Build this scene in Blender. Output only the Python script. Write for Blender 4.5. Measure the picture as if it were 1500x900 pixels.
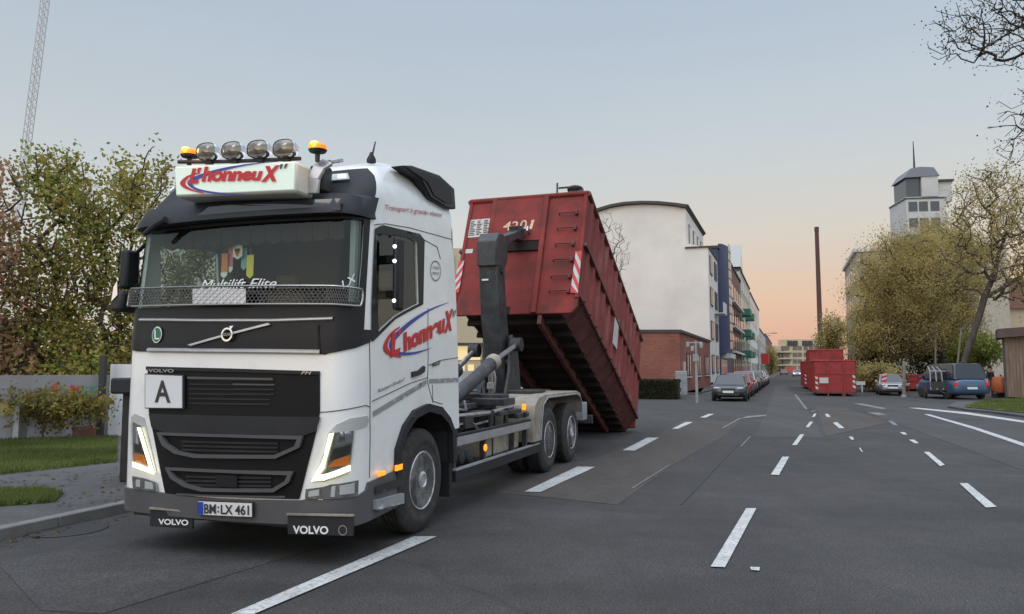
import bpy, bmesh, math, random
import numpy as np
from mathutils import Vector, Matrix
from mathutils.geometry import delaunay_2d_cdt
for _o in list(bpy.data.objects): bpy.data.objects.remove(_o)
S = bpy.context.scene
C = S.collection
R = math.radians
# ---------------------------------------------------------------- camera
EYE, PITCH, FOC = 1.65, math.atan(90/1083.), 1083.
cd = bpy.data.cameras.new('camera'); cam = bpy.data.objects.new('camera', cd); C.objects.link(cam)
cam.location = (0, 0, EYE); cam.rotation_euler = (R(90)+PITCH, 0, 0)
cd.sensor_width = 36; cd.lens = 26; cd.clip_end = 4000; cd.clip_start = .1
S.camera = cam
# ---------------------------------------------------------------- world, sun, exposure
SUN_EL, SUN_AZ = 7.0, 215.0      # soft sun added behind the camera's left shoulder as fill for the sky
w = bpy.data.worlds.new('World'); S.world = w; w.use_nodes = True
nt = w.node_tree; nt.nodes.clear()
N = nt.nodes.new
out = N('ShaderNodeOutputWorld'); bg1 = N('ShaderNodeBackground'); bg2 = N('ShaderNodeBackground'); add = N('ShaderNodeAddShader')
sky = N('ShaderNodeTexSky'); sky.sky_type = 'NISHITA'; sky.sun_disc = False
sky.sun_elevation = R(SUN_EL); sky.sun_rotation = R(SUN_AZ); sky.dust_density = 2.0
nt.links.new(sky.outputs[0], bg1.inputs[0]); bg1.inputs[1].default_value = 0.02
tc = N('ShaderNodeTexCoord'); sx = N('ShaderNodeSeparateXYZ'); nt.links.new(tc.outputs['Generated'], sx.inputs[0])
def ramp(nt, stops, interp='LINEAR'):
    r = nt.nodes.new('ShaderNodeValToRGB'); r.color_ramp.interpolation = interp
    el = r.color_ramp.elements
    while len(el) < len(stops): el.new(.5)
    for e, (p, c) in zip(el, stops): e.position = p; e.color = (*c, 1) if len(c) == 3 else c
    return r
def lin(r, g, b):
    f = lambda c: (c/255/12.92) if c <= 10 else ((c/255+.055)/1.055)**2.4
    return (f(r), f(g), f(b))
# dusk sky: peach band over the end of the street, grey-white above, pale blue overhead
warm = ramp(nt, [(0, lin(206,160,142)), (.035, lin(216,170,150)), (.09, lin(220,184,160)), (.17, lin(208,197,185)), (.28, lin(194,200,202)), (.42, lin(178,190,203)), (.58, lin(172,186,204)), (1, lin(225,232,245))])
cool = ramp(nt, [(0, lin(212,200,188)), (.05, lin(214,204,194)), (.14, lin(208,206,201)), (.26, lin(194,201,204)), (.42, lin(177,189,202)), (.58, lin(172,186,204)), (1, lin(225,232,245))])
nt.links.new(sx.outputs[2], warm.inputs[0]); nt.links.new(sx.outputs[2], cool.inputs[0])
dot = N('ShaderNodeVectorMath'); dot.operation = 'DOT_PRODUCT'; nt.links.new(tc.outputs['Generated'], dot.inputs[0])
_a = math.atan2(400, 1083); dot.inputs[1].default_value = (math.sin(_a), math.cos(_a), 0)
mr = N('ShaderNodeMapRange'); mr.interpolation_type = 'SMOOTHSTEP'; mr.inputs[1].default_value = .87; mr.inputs[2].default_value = .995
nt.links.new(dot.outputs['Value'], mr.inputs[0])
mx = N('ShaderNodeMix'); mx.data_type = 'RGBA'
nt.links.new(mr.outputs[0], mx.inputs[0]); nt.links.new(cool.outputs[0], mx.inputs[6]); nt.links.new(warm.outputs[0], mx.inputs[7])
nz = N('ShaderNodeTexNoise'); nz.inputs['Scale'].default_value = 2.2; nz.inputs['Detail'].default_value = 3
mp = N('ShaderNodeMapping'); mp.inputs['Scale'].default_value = (1, 1, 5); nt.links.new(tc.outputs['Generated'], mp.inputs[0]); nt.links.new(mp.outputs[0], nz.inputs[0])
nr = N('ShaderNodeMapRange'); nr.inputs[3].default_value = .96; nr.inputs[4].default_value = 1.04; nt.links.new(nz.outputs[0], nr.inputs[0])
# sky gain raised behind the camera and overhead to add light on the scene
br = N('ShaderNodeMapRange'); br.interpolation_type = 'SMOOTHSTEP'; br.inputs[1].default_value = .35; br.inputs[2].default_value = -.5; br.inputs[3].default_value = 1; br.inputs[4].default_value = 1.5
nt.links.new(sx.outputs[1], br.inputs[0])
br2 = N('ShaderNodeMapRange'); br2.interpolation_type = 'SMOOTHSTEP'; br2.inputs[1].default_value = .5; br2.inputs[2].default_value = .85; br2.inputs[3].default_value = 1; br2.inputs[4].default_value = 2.2
nt.links.new(sx.outputs[2], br2.inputs[0])
m1 = N('ShaderNodeMath'); m1.operation = 'MULTIPLY'; nt.links.new(nr.outputs[0], m1.inputs[0]); nt.links.new(br.outputs[0], m1.inputs[1])
m2 = N('ShaderNodeMath'); m2.operation = 'MULTIPLY'; nt.links.new(m1.outputs[0], m2.inputs[0]); nt.links.new(br2.outputs[0], m2.inputs[1])
nt.links.new(mx.outputs[2], bg2.inputs[0]); nt.links.new(m2.outputs[0], bg2.inputs[1])
nt.links.new(bg1.outputs[0], add.inputs[0]); nt.links.new(bg2.outputs[0], add.inputs[1]); nt.links.new(add.outputs[0], out.inputs[0])
sl = bpy.data.lights.new('sun', 'SUN'); sl.energy = .5; sl.angle = R(25); sl.color = (1, .93, .85)  # added fill lamp, lifts the fronts above what the sky alone gives
so = bpy.data.objects.new('sun', sl); C.objects.link(so)
_az, _el = R(SUN_AZ), R(38)
so.rotation_euler = Vector((math.sin(_az)*math.cos(_el), math.cos(_az)*math.cos(_el), math.sin(_el))).to_track_quat('Z', 'Y').to_euler()
S.view_settings.view_transform = 'Standard'; S.view_settings.look = 'None'; S.view_settings.exposure = 0.02; S.view_settings.gamma = 1
# ---------------------------------------------------------------- pixel <-> place
def ray(px, py):
    a = (px-750)/FOC; b = (450-py)/FOC
    return Vector((a, math.cos(PITCH)-b*math.sin(PITCH), math.sin(PITCH)+b*math.cos(PITCH)))
def G(px, py, z=0.):
    r = ray(px, py); t = (z-EYE)/r.z; return Vector((r.x*t, r.y*t, z))
def D(px, py, Y):
    r = ray(px, py); t = Y/r.y; return Vector((r.x*t, Y, EYE+r.z*t))
def frame(o, rz=0, rx=0): return Matrix.Translation(o) @ Matrix.Rotation(rz, 4, 'Z') @ Matrix.Rotation(rx, 4, 'X')
def hit(px, py, M, ax, val):
    Mi = M.inverted(); o = Mi @ Vector((0, 0, EYE)); d = Mi.to_3x3() @ ray(px, py)
    return o + d*((val-o[ax])/d[ax])
def proj(p):
    z = p.z-EYE; dep = p.y*math.cos(PITCH)+z*math.sin(PITCH); up = -p.y*math.sin(PITCH)+z*math.cos(PITCH)
    return (750+FOC*p.x/dep, 450-FOC*up/dep)
# ---------------------------------------------------------------- objects
def tag(o, label=None, cat=None, group=None, kind=None):
    if label: o['label'] = label
    if cat: o['category'] = cat
    if group: o['group'] = group
    if kind: o['kind'] = kind
    return o
def thing(name, loc=(0,0,0), rz=0, label=None, cat=None, group=None, rx=0):
    o = bpy.data.objects.new(name, None); C.objects.link(o); o.location = loc; o.rotation_euler = (rx, 0, rz)
    o.empty_display_size = .2
    return tag(o, label, cat, group)
def copy_tree(o, parent=None):
    c = o.copy(); C.objects.link(c); c.parent = parent
    for ch in list(o.children): copy_tree(ch, c)
    return c
class MB:
    def __init__(s): s.v = []; s.f = []
    def add(s, vs, fs):
        n = len(s.v); s.v += [tuple(v) for v in vs]; s.f += [tuple(i+n for i in f) for f in fs]; return s
    def box(s, a, b, M=None):
        x0, y0, z0 = a; x1, y1, z1 = b
        vs = [Vector(p) for p in ((x0,y0,z0),(x1,y0,z0),(x1,y1,z0),(x0,y1,z0),(x0,y0,z1),(x1,y0,z1),(x1,y1,z1),(x0,y1,z1))]
        if M: vs = [M @ v for v in vs]
        return s.add(vs, [(0,3,2,1),(4,5,6,7),(0,1,5,4),(1,2,6,5),(2,3,7,6),(3,0,4,7)])
    def beam(s, p, q, w, h, up=(0,0,1)):
        p = Vector(p); q = Vector(q); d = (q-p).normalized(); u = Vector(up); r = d.cross(u)
        if r.length < 1e-4: r = d.cross(Vector((1,0,0)))
        r.normalize(); u = r.cross(d)
        vs = [a + r*(w/2*i) + u*(h/2*j) for a in (p, q) for i, j in ((-1,-1),(1,-1),(1,1),(-1,1))]
        return s.add(vs, [(0,1,2,3),(7,6,5,4),(0,4,5,1),(1,5,6,2),(2,6,7,3),(3,7,4,0)])
    def tube(s, pts, r, n=8, cap=True):
        pts = [Vector(p) for p in pts]; k = len(pts); rr = r if hasattr(r, '__len__') else [r]*k
        base = len(s.v); prev = None
        for i, p in enumerate(pts):
            t = (pts[min(i+1, k-1)]-pts[max(i-1, 0)]).normalized()
            if prev is None:
                a = t.orthogonal().normalized()
            else:
                a = prev - t*prev.dot(t)
                a = a.normalized() if a.length > 1e-6 else t.orthogonal().normalized()
            prev = a; b = t.cross(a)
            for j in range(n):
                an = 2*math.pi*j/n; s.v.append(tuple(p + (a*math.cos(an)+b*math.sin(an))*rr[i]))
        for i in range(k-1):
            for j in range(n):
                s.f.append((base+i*n+j, base+i*n+(j+1)%n, base+(i+1)*n+(j+1)%n, base+(i+1)*n+j))
        if cap:
            s.f.append(tuple(base+j for j in reversed(range(n)))); s.f.append(tuple(base+(k-1)*n+j for j in range(n)))
        return s
    def prism(s, poly, ax, a, b):
        """poly 2D in the two other axes (in order), extruded along ax from a to b"""
        def mk(p, t):
            q = list(p); q.insert(ax, t); return tuple(q)
        n = len(poly); s.add([mk(p, a) for p in poly]+[mk(p, b) for p in poly],
            [tuple(range(n)), tuple(reversed(range(n, 2*n)))]+[(i, i+n, (i+1) % n+n, (i+1) % n) for i in range(n)])
        return s
    def lathe(s, prof, o=(0,0,0), ax=0, n=32, close=False):
        """prof = [(along, radius)]"""
        base = len(s.v)
        for a, r in prof:
            for j in range(n):
                an = 2*math.pi*j/n; p = [r*math.cos(an), r*math.sin(an)]; p.insert(ax, a)
                s.v.append((p[0]+o[0], p[1]+o[1], p[2]+o[2]))
        for i in range(len(prof)-1):
            for j in range(n): s.f.append((base+i*n+j, base+i*n+(j+1)%n, base+(i+1)*n+(j+1)%n, base+(i+1)*n+j))
        if prof[0][1] > 1e-4: s.f.append(tuple(base+j for j in range(n)))
        if prof[-1][1] > 1e-4: s.f.append(tuple(base+(len(prof)-1)*n+j for j in range(n)))
        return s
    def sphere(s, c, r, n=12, m=8):
        rx, ry, rz = r if hasattr(r, '__len__') else (r, r, r); base = len(s.v)
        for i in range(m+1):
            t = math.pi*i/m
            for j in range(n):
                a = 2*math.pi*j/n; s.v.append((c[0]+rx*math.sin(t)*math.cos(a), c[1]+ry*math.sin(t)*math.sin(a), c[2]+rz*math.cos(t)))
        for i in range(m):
            for j in range(n): s.f.append((base+i*n+j, base+(i+1)*n+j, base+(i+1)*n+(j+1)%n, base+i*n+(j+1)%n))
        return s
    def quad(s, a, b, c, d): return s.add([a, b, c, d], [(0,1,2,3)])
    def build(s, name, mat, parent=None, smooth=False, bevel=0, recalc=True, solid=0, seg=2):
        me = bpy.data.meshes.new(name); me.from_pydata(s.v, [], s.f); me.update()
        if recalc:
            bm = bmesh.new(); bm.from_mesh(me); bmesh.ops.recalc_face_normals(bm, faces=bm.faces); bm.to_mesh(me); bm.free()
        me.materials.append(mat)
        o = bpy.data.objects.new(name, me); C.objects.link(o); o.parent = parent
        if solid:
            m = o.modifiers.new('thick', 'SOLIDIFY'); m.thickness = solid; m.offset = 1
        if bevel:
            m = o.modifiers.new('bevel', 'BEVEL'); m.width = bevel; m.segments = seg; m.limit_method = 'ANGLE'; m.angle_limit = R(35)
            smooth = True
        if smooth:
            for p in me.polygons: p.use_smooth = True
            try: me.set_sharp_from_angle(angle=R(38))
            except Exception: pass
        return o
def npmesh(name, V, F, mat, parent=None, smooth=False):
    me = bpy.data.meshes.new(name); V = np.asarray(V, np.float32); F = np.asarray(F, np.int32); k = F.shape[1]
    me.vertices.add(len(V)); me.vertices.foreach_set('co', V.ravel())
    me.loops.add(F.size); me.loops.foreach_set('vertex_index', F.ravel())
    me.polygons.add(len(F)); me.polygons.foreach_set('loop_start', np.arange(0, F.size, k, dtype=np.int32))
    me.update(calc_edges=True); me.validate(); me.materials.append(mat)
    o = bpy.data.objects.new(name, me); C.objects.link(o); o.parent = parent
    if smooth:
        for p in me.polygons: p.use_smooth = True
    return o
# ---------------------------------------------------------------- materials
def mat(name, col, rough=.5, metal=0, spec=.5, coat=0, emit=None, es=1, var=0, vscale=3., bump=0, bscale=40., dirt=None, dscale=2., damt=.5, vdetail=4, stretch=(1,1,1), alpha=1):
    m = bpy.data.materials.new(name); m.use_nodes = True; t = m.node_tree; b = t.nodes['Principled BSDF']
    b.inputs['Base Color'].default_value = (*col, 1); b.inputs['Roughness'].default_value = rough; b.inputs['Metallic'].default_value = metal
    b.inputs['Specular IOR Level'].default_value = spec; b.inputs['Coat Weight'].default_value = coat; b.inputs['Coat Roughness'].default_value = .06
    if emit: b.inputs['Emission Color'].default_value = (*emit, 1); b.inputs['Emission Strength'].default_value = es
    if alpha < 1: b.inputs['Alpha'].default_value = alpha
    src = None
    if var or dirt or bump:
        co = t.nodes.new('ShaderNodeTexCoord'); mp = t.nodes.new('ShaderNodeMapping'); mp.inputs['Scale'].default_value = stretch
        t.links.new(co.outputs['Object'], mp.inputs[0])
    if var:
        n = t.nodes.new('ShaderNodeTexNoise'); n.inputs['Scale'].default_value = vscale; n.inputs['Detail'].default_value = vdetail; t.links.new(mp.outputs[0], n.inputs[0])
        r = ramp(t, [(.3, tuple(c*(1-var) for c in col)), (.7, tuple(min(1, c*(1+var)) for c in col))]); t.links.new(n.outputs[0], r.inputs[0]); src = r.outputs[0]
        rr = t.nodes.new('ShaderNodeMapRange'); rr.inputs[3].default_value = max(0, rough-.08); rr.inputs[4].default_value = min(1, rough+.1)
        t.links.new(n.outputs[0], rr.inputs[0]); t.links.new(rr.outputs[0], b.inputs['Roughness'])
    if dirt:
        n = t.nodes.new('ShaderNodeTexNoise'); n.inputs['Scale'].default_value = dscale; n.inputs['Detail'].default_value = 9; n.inputs['Roughness'].default_value = .68; t.links.new(mp.outputs[0], n.inputs[0])
        r = ramp(t, [(.48, (0,0,0)), (.68, (damt,)*3)]); t.links.new(n.outputs[0], r.inputs[0])
        x = t.nodes.new('ShaderNodeMix'); x.data_type = 'RGBA'; t.links.new(r.outputs[0], x.inputs[0])
        if src: t.links.new(src, x.inputs[6])
        else: x.inputs[6].default_value = (*col, 1)
        x.inputs[7].default_value = (*dirt, 1); src = x.outputs[2]
    if src: t.links.new(src, b.inputs['Base Color'])
    if bump:
        n = t.nodes.new('ShaderNodeTexNoise'); n.inputs['Scale'].default_value = bscale; n.inputs['Detail'].default_value = 5; t.links.new(mp.outputs[0], n.inputs[0])
        bp = t.nodes.new('ShaderNodeBump'); bp.inputs['Strength'].default_value = bump; bp.inputs['Distance'].default_value = .02
        t.links.new(n.outputs[0], bp.inputs['Height']); t.links.new(bp.outputs[0], b.inputs['Normal'])
    return m
def glass(name, tint, refl=1.0, rough=.01):
    m = bpy.data.materials.new(name); m.use_nodes = True; t = m.node_tree; t.nodes.clear()
    o = t.nodes.new('ShaderNodeOutputMaterial'); a = t.nodes.new('ShaderNodeBsdfTransparent'); g = t.nodes.new('ShaderNodeBsdfGlossy'); x = t.nodes.new('ShaderNodeMixShader')
    f = t.nodes.new('ShaderNodeFresnel'); f.inputs[0].default_value = 1.5; mu = t.nodes.new('ShaderNodeMath'); mu.operation = 'MULTIPLY_ADD'; mu.inputs[1].default_value = refl; mu.inputs[2].default_value = .03
    a.inputs[0].default_value = (*tint, 1); g.inputs['Roughness'].default_value = rough; g.inputs[0].default_value = (.9,.95,.95,1)
    t.links.new(f.outputs[0], mu.inputs[0]); t.links.new(mu.outputs[0], x.inputs[0]); t.links.new(a.outputs[0], x.inputs[1]); t.links.new(g.outputs[0], x.inputs[2]); t.links.new(x.outputs[0], o.inputs[0])
    return m
def leafmat(name, cols, rough=.55):
    m = bpy.data.materials.new(name); m.use_nodes = True; t = m.node_tree; b = t.nodes['Principled BSDF']; b.inputs['Roughness'].default_value = rough
    b.inputs['Specular IOR Level'].default_value = .3
    g = t.nodes.new('ShaderNodeNewGeometry'); n = len(cols)
    r = ramp(t, [((i+.0)/n, c) for i, c in enumerate(cols)], 'LINEAR'); t.links.new(g.outputs['Random Per Island'], r.inputs[0])
    co = t.nodes.new('ShaderNodeTexCoord'); nz = t.nodes.new('ShaderNodeTexNoise'); nz.inputs['Scale'].default_value = .55; nz.inputs['Detail'].default_value = 2
    t.links.new(co.outputs['Object'], nz.inputs[0]); mr = t.nodes.new('ShaderNodeMapRange'); mr.inputs[1].default_value = .3; mr.inputs[2].default_value = .7; mr.inputs[3].default_value = .6; mr.inputs[4].default_value = 1.4
    t.links.new(nz.outputs[0], mr.inputs[0]); h = t.nodes.new('ShaderNodeHueSaturation'); t.links.new(r.outputs[0], h.inputs['Color']); t.links.new(mr.outputs[0], h.inputs['Value'])
    t.links.new(h.outputs[0], b.inputs['Base Color'])
    tr = t.nodes.new('ShaderNodeBsdfTranslucent'); t.links.new(h.outputs[0], tr.inputs[0]); ms = t.nodes.new('ShaderNodeMixShader'); ms.inputs[0].default_value = .5
    t.links.new(b.outputs[0], ms.inputs[1]); t.links.new(tr.outputs[0], ms.inputs[2]); t.links.new(ms.outputs[0], t.nodes['Material Output'].inputs[0])
    return m
M = {}
M['white'] = mat('white_paint', (.82,.83,.81), .24, coat=.6, dirt=(.40,.39,.36), dscale=2.2, damt=.22)
M['black'] = mat('black_paint', (.014,.015,.018), .38, spec=.28)
M['grille'] = mat('grille_black', (.008,.008,.009), .5, spec=.2)
M['rib'] = mat('grille_rib', (.085,.085,.09), .5, spec=.3)
M['grey'] = mat('bumper_grey', (.088,.088,.092), .5, var=.12, bump=.05, bscale=300)
M['greyl'] = mat('step_grey', (.28,.29,.3), .45, var=.15)
M['plastic'] = mat('dark_plastic', (.022,.023,.026), .55, spec=.3, var=.2, bump=.05, bscale=200)
M['chassis'] = mat('chassis_black', (.028,.028,.03), .55, var=.4, vscale=6, dirt=(.1,.09,.075), dscale=5, damt=.5)
M['arm'] = mat('arm_paint', (.035,.04,.046), .5, var=.3, vscale=4, dirt=(.12,.1,.08), dscale=7, damt=.5)
M['steel'] = mat('steel', (.42,.42,.43), .35, metal=.9, var=.15, vscale=8)
M['alu'] = mat('aluminium', (.5,.51,.53), .4, metal=.7, var=.1, vscale=10)
M['bar'] = mat('bar_steel', (.38,.38,.37), .3, metal=.9)
M['chrome'] = mat('chrome', (.75,.75,.76), .12, metal=1)
M['rubber'] = mat('tyre_rubber', (.028,.027,.026), .85, var=.25, vscale=12, dirt=(.09,.085,.075), dscale=9, damt=.5, bump=.2, bscale=120)
M['rim'] = mat('rim', (.5,.5,.51), .45, metal=.4, var=.25, vscale=9, dirt=(.12,.1,.08), dscale=8, damt=.6)
M['hub'] = mat('hub_dark', (.03,.03,.03), .6, var=.3)
M['fender'] = mat('fender_beige', (.30,.27,.22), .6, var=.2, vscale=4, dirt=(.1,.085,.06), dscale=5, damt=.6)
M['glass'] = glass('windscreen_glass', (.82,.92,.87), .35)
M['sglass'] = glass('side_glass', (.8,.88,.84), .6)
M['dglass'] = mat('dark_glass', (.018,.024,.03), .06, spec=.8)
M['lens'] = glass('lamp_lens', (.9,.92,.9), 1.0)
M['drl'] = mat('running_light', (.9,.9,.8), .3, emit=(1,.90,.58), es=2.2)
M['led'] = mat('white_led', (.9,.9,.9), .3, emit=(.92,.97,1), es=2.5)
M['amber'] = mat('amber_lamp', (.7,.25,.02), .3, emit=(1,.33,.02), es=1.2)
M['beacon'] = mat('beacon_lamp', (.75,.2,.01), .25, emit=(1,.26,.01), es=.7)
M['flash'] = mat('beacon_flash', (1,.8,.3), .25, emit=(1,.33,.01), es=3)
M['amberd'] = mat('amber_reflector', (.42,.12,.02), .2, emit=(1,.3,.03), es=.2)
M['signface'] = mat('sign_face', (.72,.82,.72), .35, emit=(.8,.95,.82), es=.22)
M['cream'] = mat('sign_frame', (.62,.60,.52), .45, var=.1)
M['red'] = mat('red_lettering', (.55,.02,.03), .4)
M['redm'] = mat('maroon_lettering', (.38,.03,.06), .4)
M['blue'] = mat('blue_lettering', (.05,.06,.32), .4)
M['dark'] = mat('dark_lettering', (.03,.03,.035), .5)
M['wlet'] = mat('white_lettering', (.75,.76,.74), .5)
M['slet'] = mat('silver_lettering', (.4,.4,.4), .3, metal=.7)
M['plate'] = mat('plate_white', (.72,.73,.72), .4)
M['eu'] = mat('plate_blue', (.02,.06,.4), .4)
M['board'] = mat('board_white', (.66,.67,.68), .5, var=.05)
M['green'] = mat('badge_green', (.02,.16,.07), .5)
M['tan'] = mat('seat_tan', (.26,.2,.14), .8, var=.2)
M['cloth'] = mat('curtain_brown', (.04,.03,.027), .9, var=.3, vscale=8)
M['inside'] = mat('cab_trim', (.018,.018,.018), .8, var=.2)
M['cred'] = mat('container_red', (.21,.034,.030), .72, spec=.25, var=.32, vscale=1.6, dirt=(.085,.035,.025), dscale=2.6, damt=.9, bump=.15, bscale=9)
M['cred2'] = mat('container_side_red', (.205,.045,.042), .7, spec=.25, var=.2, vscale=1.1, dirt=(.30,.14,.12), dscale=2.2, damt=.6, stretch=(1,3,.6), bump=.15, bscale=9)
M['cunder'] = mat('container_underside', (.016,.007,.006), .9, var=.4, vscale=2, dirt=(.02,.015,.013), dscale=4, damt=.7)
M['cedge'] = mat('container_edge_rust', (.12,.036,.03), .7, var=.3, vscale=4, dirt=(.06,.03,.02), dscale=6, damt=.7)
M['redbright'] = mat('skip_red', (.30,.025,.024), .6, var=.25, vscale=2, dirt=(.10,.02,.015), dscale=2.2, damt=.8)
M['haz'] = mat('hazard_red', (.5,.03,.03), .5)
M['notice'] = mat('notice_white', (.55,.53,.5), .6, dirt=(.25,.22,.2), dscale=12, damt=.6)
# lettering: text shaped into a mesh, then laid on a surface by fn(u, v) with u, v in 0..1 of its own bounds
def text_uv(txt, bold=0, shear=0, spacing=1.0):
    cu = bpy.data.curves.new('lettering', 'FONT'); cu.body = txt; cu.size = 1; cu.offset = bold; cu.shear = shear; cu.space_character = spacing; cu.resolution_u = 4; cu.fill_mode = 'FRONT'
    ob = bpy.data.objects.new('lettering', cu); C.objects.link(ob)
    dg = bpy.context.evaluated_depsgraph_get(); me = bpy.data.meshes.new_from_object(ob.evaluated_get(dg), depsgraph=dg)
    vs = [tuple(v.co) for v in me.vertices]; fs = [tuple(p.vertices) for p in me.polygons]
    bpy.data.objects.remove(ob); bpy.data.curves.remove(cu); bpy.data.meshes.remove(me)
    x0 = min(v[0] for v in vs); x1 = max(v[0] for v in vs); y0 = min(v[1] for v in vs); y1 = max(v[1] for v in vs)
    return [((v[0]-x0)/(x1-x0), (v[1]-y0)/(y1-y0)) for v in vs], fs
def lettering(name, txt, fn, m, parent, bold=0, shear=0, spacing=1.0):
    uv, fs = text_uv(txt, bold, shear, spacing); b = MB(); b.add([fn(u, v) for u, v in uv], fs)
    return b.build(name, m, parent, recalc=False)
def bil(tl, tr, br, bl):
    tl, tr, br, bl = map(Vector, (tl, tr, br, bl))
    return lambda u, v: (bl*(1-u)+br*u)*(1-v) + (tl*(1-u)+tr*u)*v
# ================================================================ the truck
TYAW = R(19.183)
TO = Vector((-2.0806, 8.0138, 0))
TM = frame(TO, -TYAW)
truck = thing('hooklift_truck', TO, -TYAW, 'white three-axle hooklift truck with roof sign, lit headlights and black grille', 'truck')
def tpx(p): return proj(TM @ Vector(p))
def pl(xs, ys):
    return lambda v: float(np.interp(v, xs, ys))
yf_ = pl([.3,.55,1.2,1.9,2.2,3.1,3.5], [-1.50,-1.52,-1.53,-1.52,-1.50,-1.40,-1.12])
def cabw(z): return 1.25 if z < 3.2 else 1.25-.16*((z-3.2)/.3)**2
def bulge(x): return .09*(x/.95)**2
RX, RY = .22, .32
def yc_(z): return yf_(z)+.09+RY
def surf(s, z, off=0.):
    """point on the cab skin; |s|<1 front, 1..2 rounded corner, >2 side (metres behind the corner)"""
    def base(s, z):
        a = abs(s); sg = 1 if s >= 0 else -1; W = cabw(z); xf = 1.03*(W/1.25)
        if a <= 1: x = a*xf; y = yf_(z)+bulge(a*.95)
        elif a <= 2:
            t = (a-1)*math.pi/2; e = .85
            x = xf+(W-xf)*math.sin(t)**e; y = yf_(z)+.09+RY*(1-math.cos(t)**e)
        else: x = W; y = yc_(z)+a-2
        zz = z
        if z > 3.1: zz = z + float(np.interp(y, [-1.2,-.85,-.38,.2], [-.04,.06,.16,.17]))*(z-3.1)/.4
        return Vector((sg*x, y, zz))
    p = base(s, z)
    if off:
        du = base(s+.02, z)-base(s-.02, z); dv = base(s, z+.02)-base(s, z-.02)
        n = du.cross(dv).normalized(); p = p + n*off
    return p
def sy(y, z, sg=1): return sg*(2+y-yc_(z))
def px2s(px, py, s0=0.):
    s, z = s0, 1.65+(450+90-py)/1083*7
    for _ in range(40):
        f = lambda s, z: proj(TM @ surf(s, z))
        a = f(s, z); e = (px-a[0], py-a[1])
        b = f(s+.004, z); c = f(s, z+.004)
        j = ((b[0]-a[0])/.004, (c[0]-a[0])/.004, (b[1]-a[1])/.004, (c[1]-a[1])/.004)
        det = j[0]*j[3]-j[1]*j[2]
        if abs(det) < 1e-3: break
        ds = (e[0]*j[3]-e[1]*j[1])/det; dz = (j[0]*e[1]-j[2]*e[0])/det
        ds = max(-.25, min(.25, ds)); dz = max(-.3, min(.3, dz)); s += ds; z = max(.2, min(3.5, z+dz))
        if abs(e[0])+abs(e[1]) < .05: break
    return (s, z)
def PX(pts, s0=0.): return [px2s(x, y, s0) for x, y in pts]
def dens(poly, step=.05):
    out = []
    for i, p in enumerate(poly):
        q = poly[(i+1) % len(poly)]; k = max(1, int(math.hypot(q[0]-p[0], q[1]-p[1])/step))
        out += [(p[0]+(q[0]-p[0])*t/k, p[1]+(q[1]-p[1])*t/k) for t in range(k)]
    return out
def inside(p, poly):
    c = False; n = len(poly)
    for i in range(n):
        a, b = poly[i], poly[(i+1) % n]
        if (a[1] > p[1]) != (b[1] > p[1]) and p[0] < (b[0]-a[0])*(p[1]-a[1])/(b[1]-a[1])+a[0]: c = not c
    return c
def patch_mb(poly, holes=(), off=.006, step=.05, fn=None):
    fn = fn or surf
    vs, es = [], []
    for lp in [poly]+list(holes):
        d = dens(lp, step); n0 = len(vs); vs += d; es += [(n0+i, n0+(i+1) % len(d)) for i in range(len(d))]
    x0 = min(v[0] for v in vs); x1 = max(v[0] for v in vs); y0 = min(v[1] for v in vs); y1 = max(v[1] for v in vs)
    gx = x0+step*.5
    while gx < x1:
        gy = y0+step*.5
        while gy < y1:
            if inside((gx, gy), poly) and not any(inside((gx, gy), h) for h in holes): vs.append((gx, gy))
            gy += step
        gx += step
    ov, oe, of, _, _, _ = delaunay_2d_cdt([Vector(v) for v in vs], es, [], 0, 1e-5)
    b = MB(); keep = []
    for f in of:
        c = sum((ov[i] for i in f), Vector((0, 0)))/len(f)
        if inside(c, poly) and not any(inside(c, h) for h in holes): keep.append(tuple(f))
    b.add([fn(v[0], v[1], off) for v in ov], keep); return b
def patch(name, m, poly, parent=truck, holes=(), off=.006, step=.05, solid=0, bevel=0, smooth=True):
    o = patch_mb(poly, holes, off, step).build(name, m, parent, recalc=False)
    for p in o.data.polygons: p.use_smooth = True
    if solid:
        md = o.modifiers.new('thick', 'SOLIDIFY'); md.thickness = solid; md.offset = -1
        o.modifiers.new('edges', 'EDGE_SPLIT').split_angle = R(50)
    if bevel:
        md = o.modifiers.new('bevel', 'BEVEL'); md.width = bevel; md.segments = 2; md.limit_method = 'ANGLE'; md.angle_limit = R(50)
    return o
def mir(poly): return [(-a, b) for a, b in reversed(poly)]
M['stripe'] = mat('stripe_grey', (.27,.28,.29), .4)
M['bezel'] = mat('lamp_bezel', (.5,.52,.52), .3, metal=.3)
# ---------------------------------------------------------------- cab skin
def srear(z): return sy(float(np.interp(z, [1.0, 2.2, 3.3, 3.5], [.92, .84, .68, .60])), z)
ws_hole = [(-1.62,2.17),(1.70,2.17),(1.72,2.6),(1.70,2.99),(-1.62,2.99)]
win = [(548,336),(600,343),(612,350),(615,447),(590,460),(577,468),(551,492)]
win_sz = PX(win, 2.3)
def shrink(poly, k):
    cx = sum(p[0] for p in poly)/len(poly); cy = sum(p[1] for p in poly)/len(poly)
    return [(cx+(p[0]-cx)*k, cy+(p[1]-cy)*k) for p in poly]
win_in = shrink(win_sz, .93)
half = [(1.9,.52),(sy(-1.10,.66),.66),(sy(-.62,.7),.7),(sy(-.60,.9),.9),(sy(-.46,1.07),1.07),(sy(-.25,1.19),1.19),(sy(.05,1.24),1.24),(sy(.35,1.19),1.19),(sy(.55,1.08),1.08),(sy(.66,.97),.97),(sy(.92,.98),.98)] + [(srear(z), z) for z in (1.4,1.9,2.4,2.9,3.3,3.5)]
shell = half + mir(half)
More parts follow.
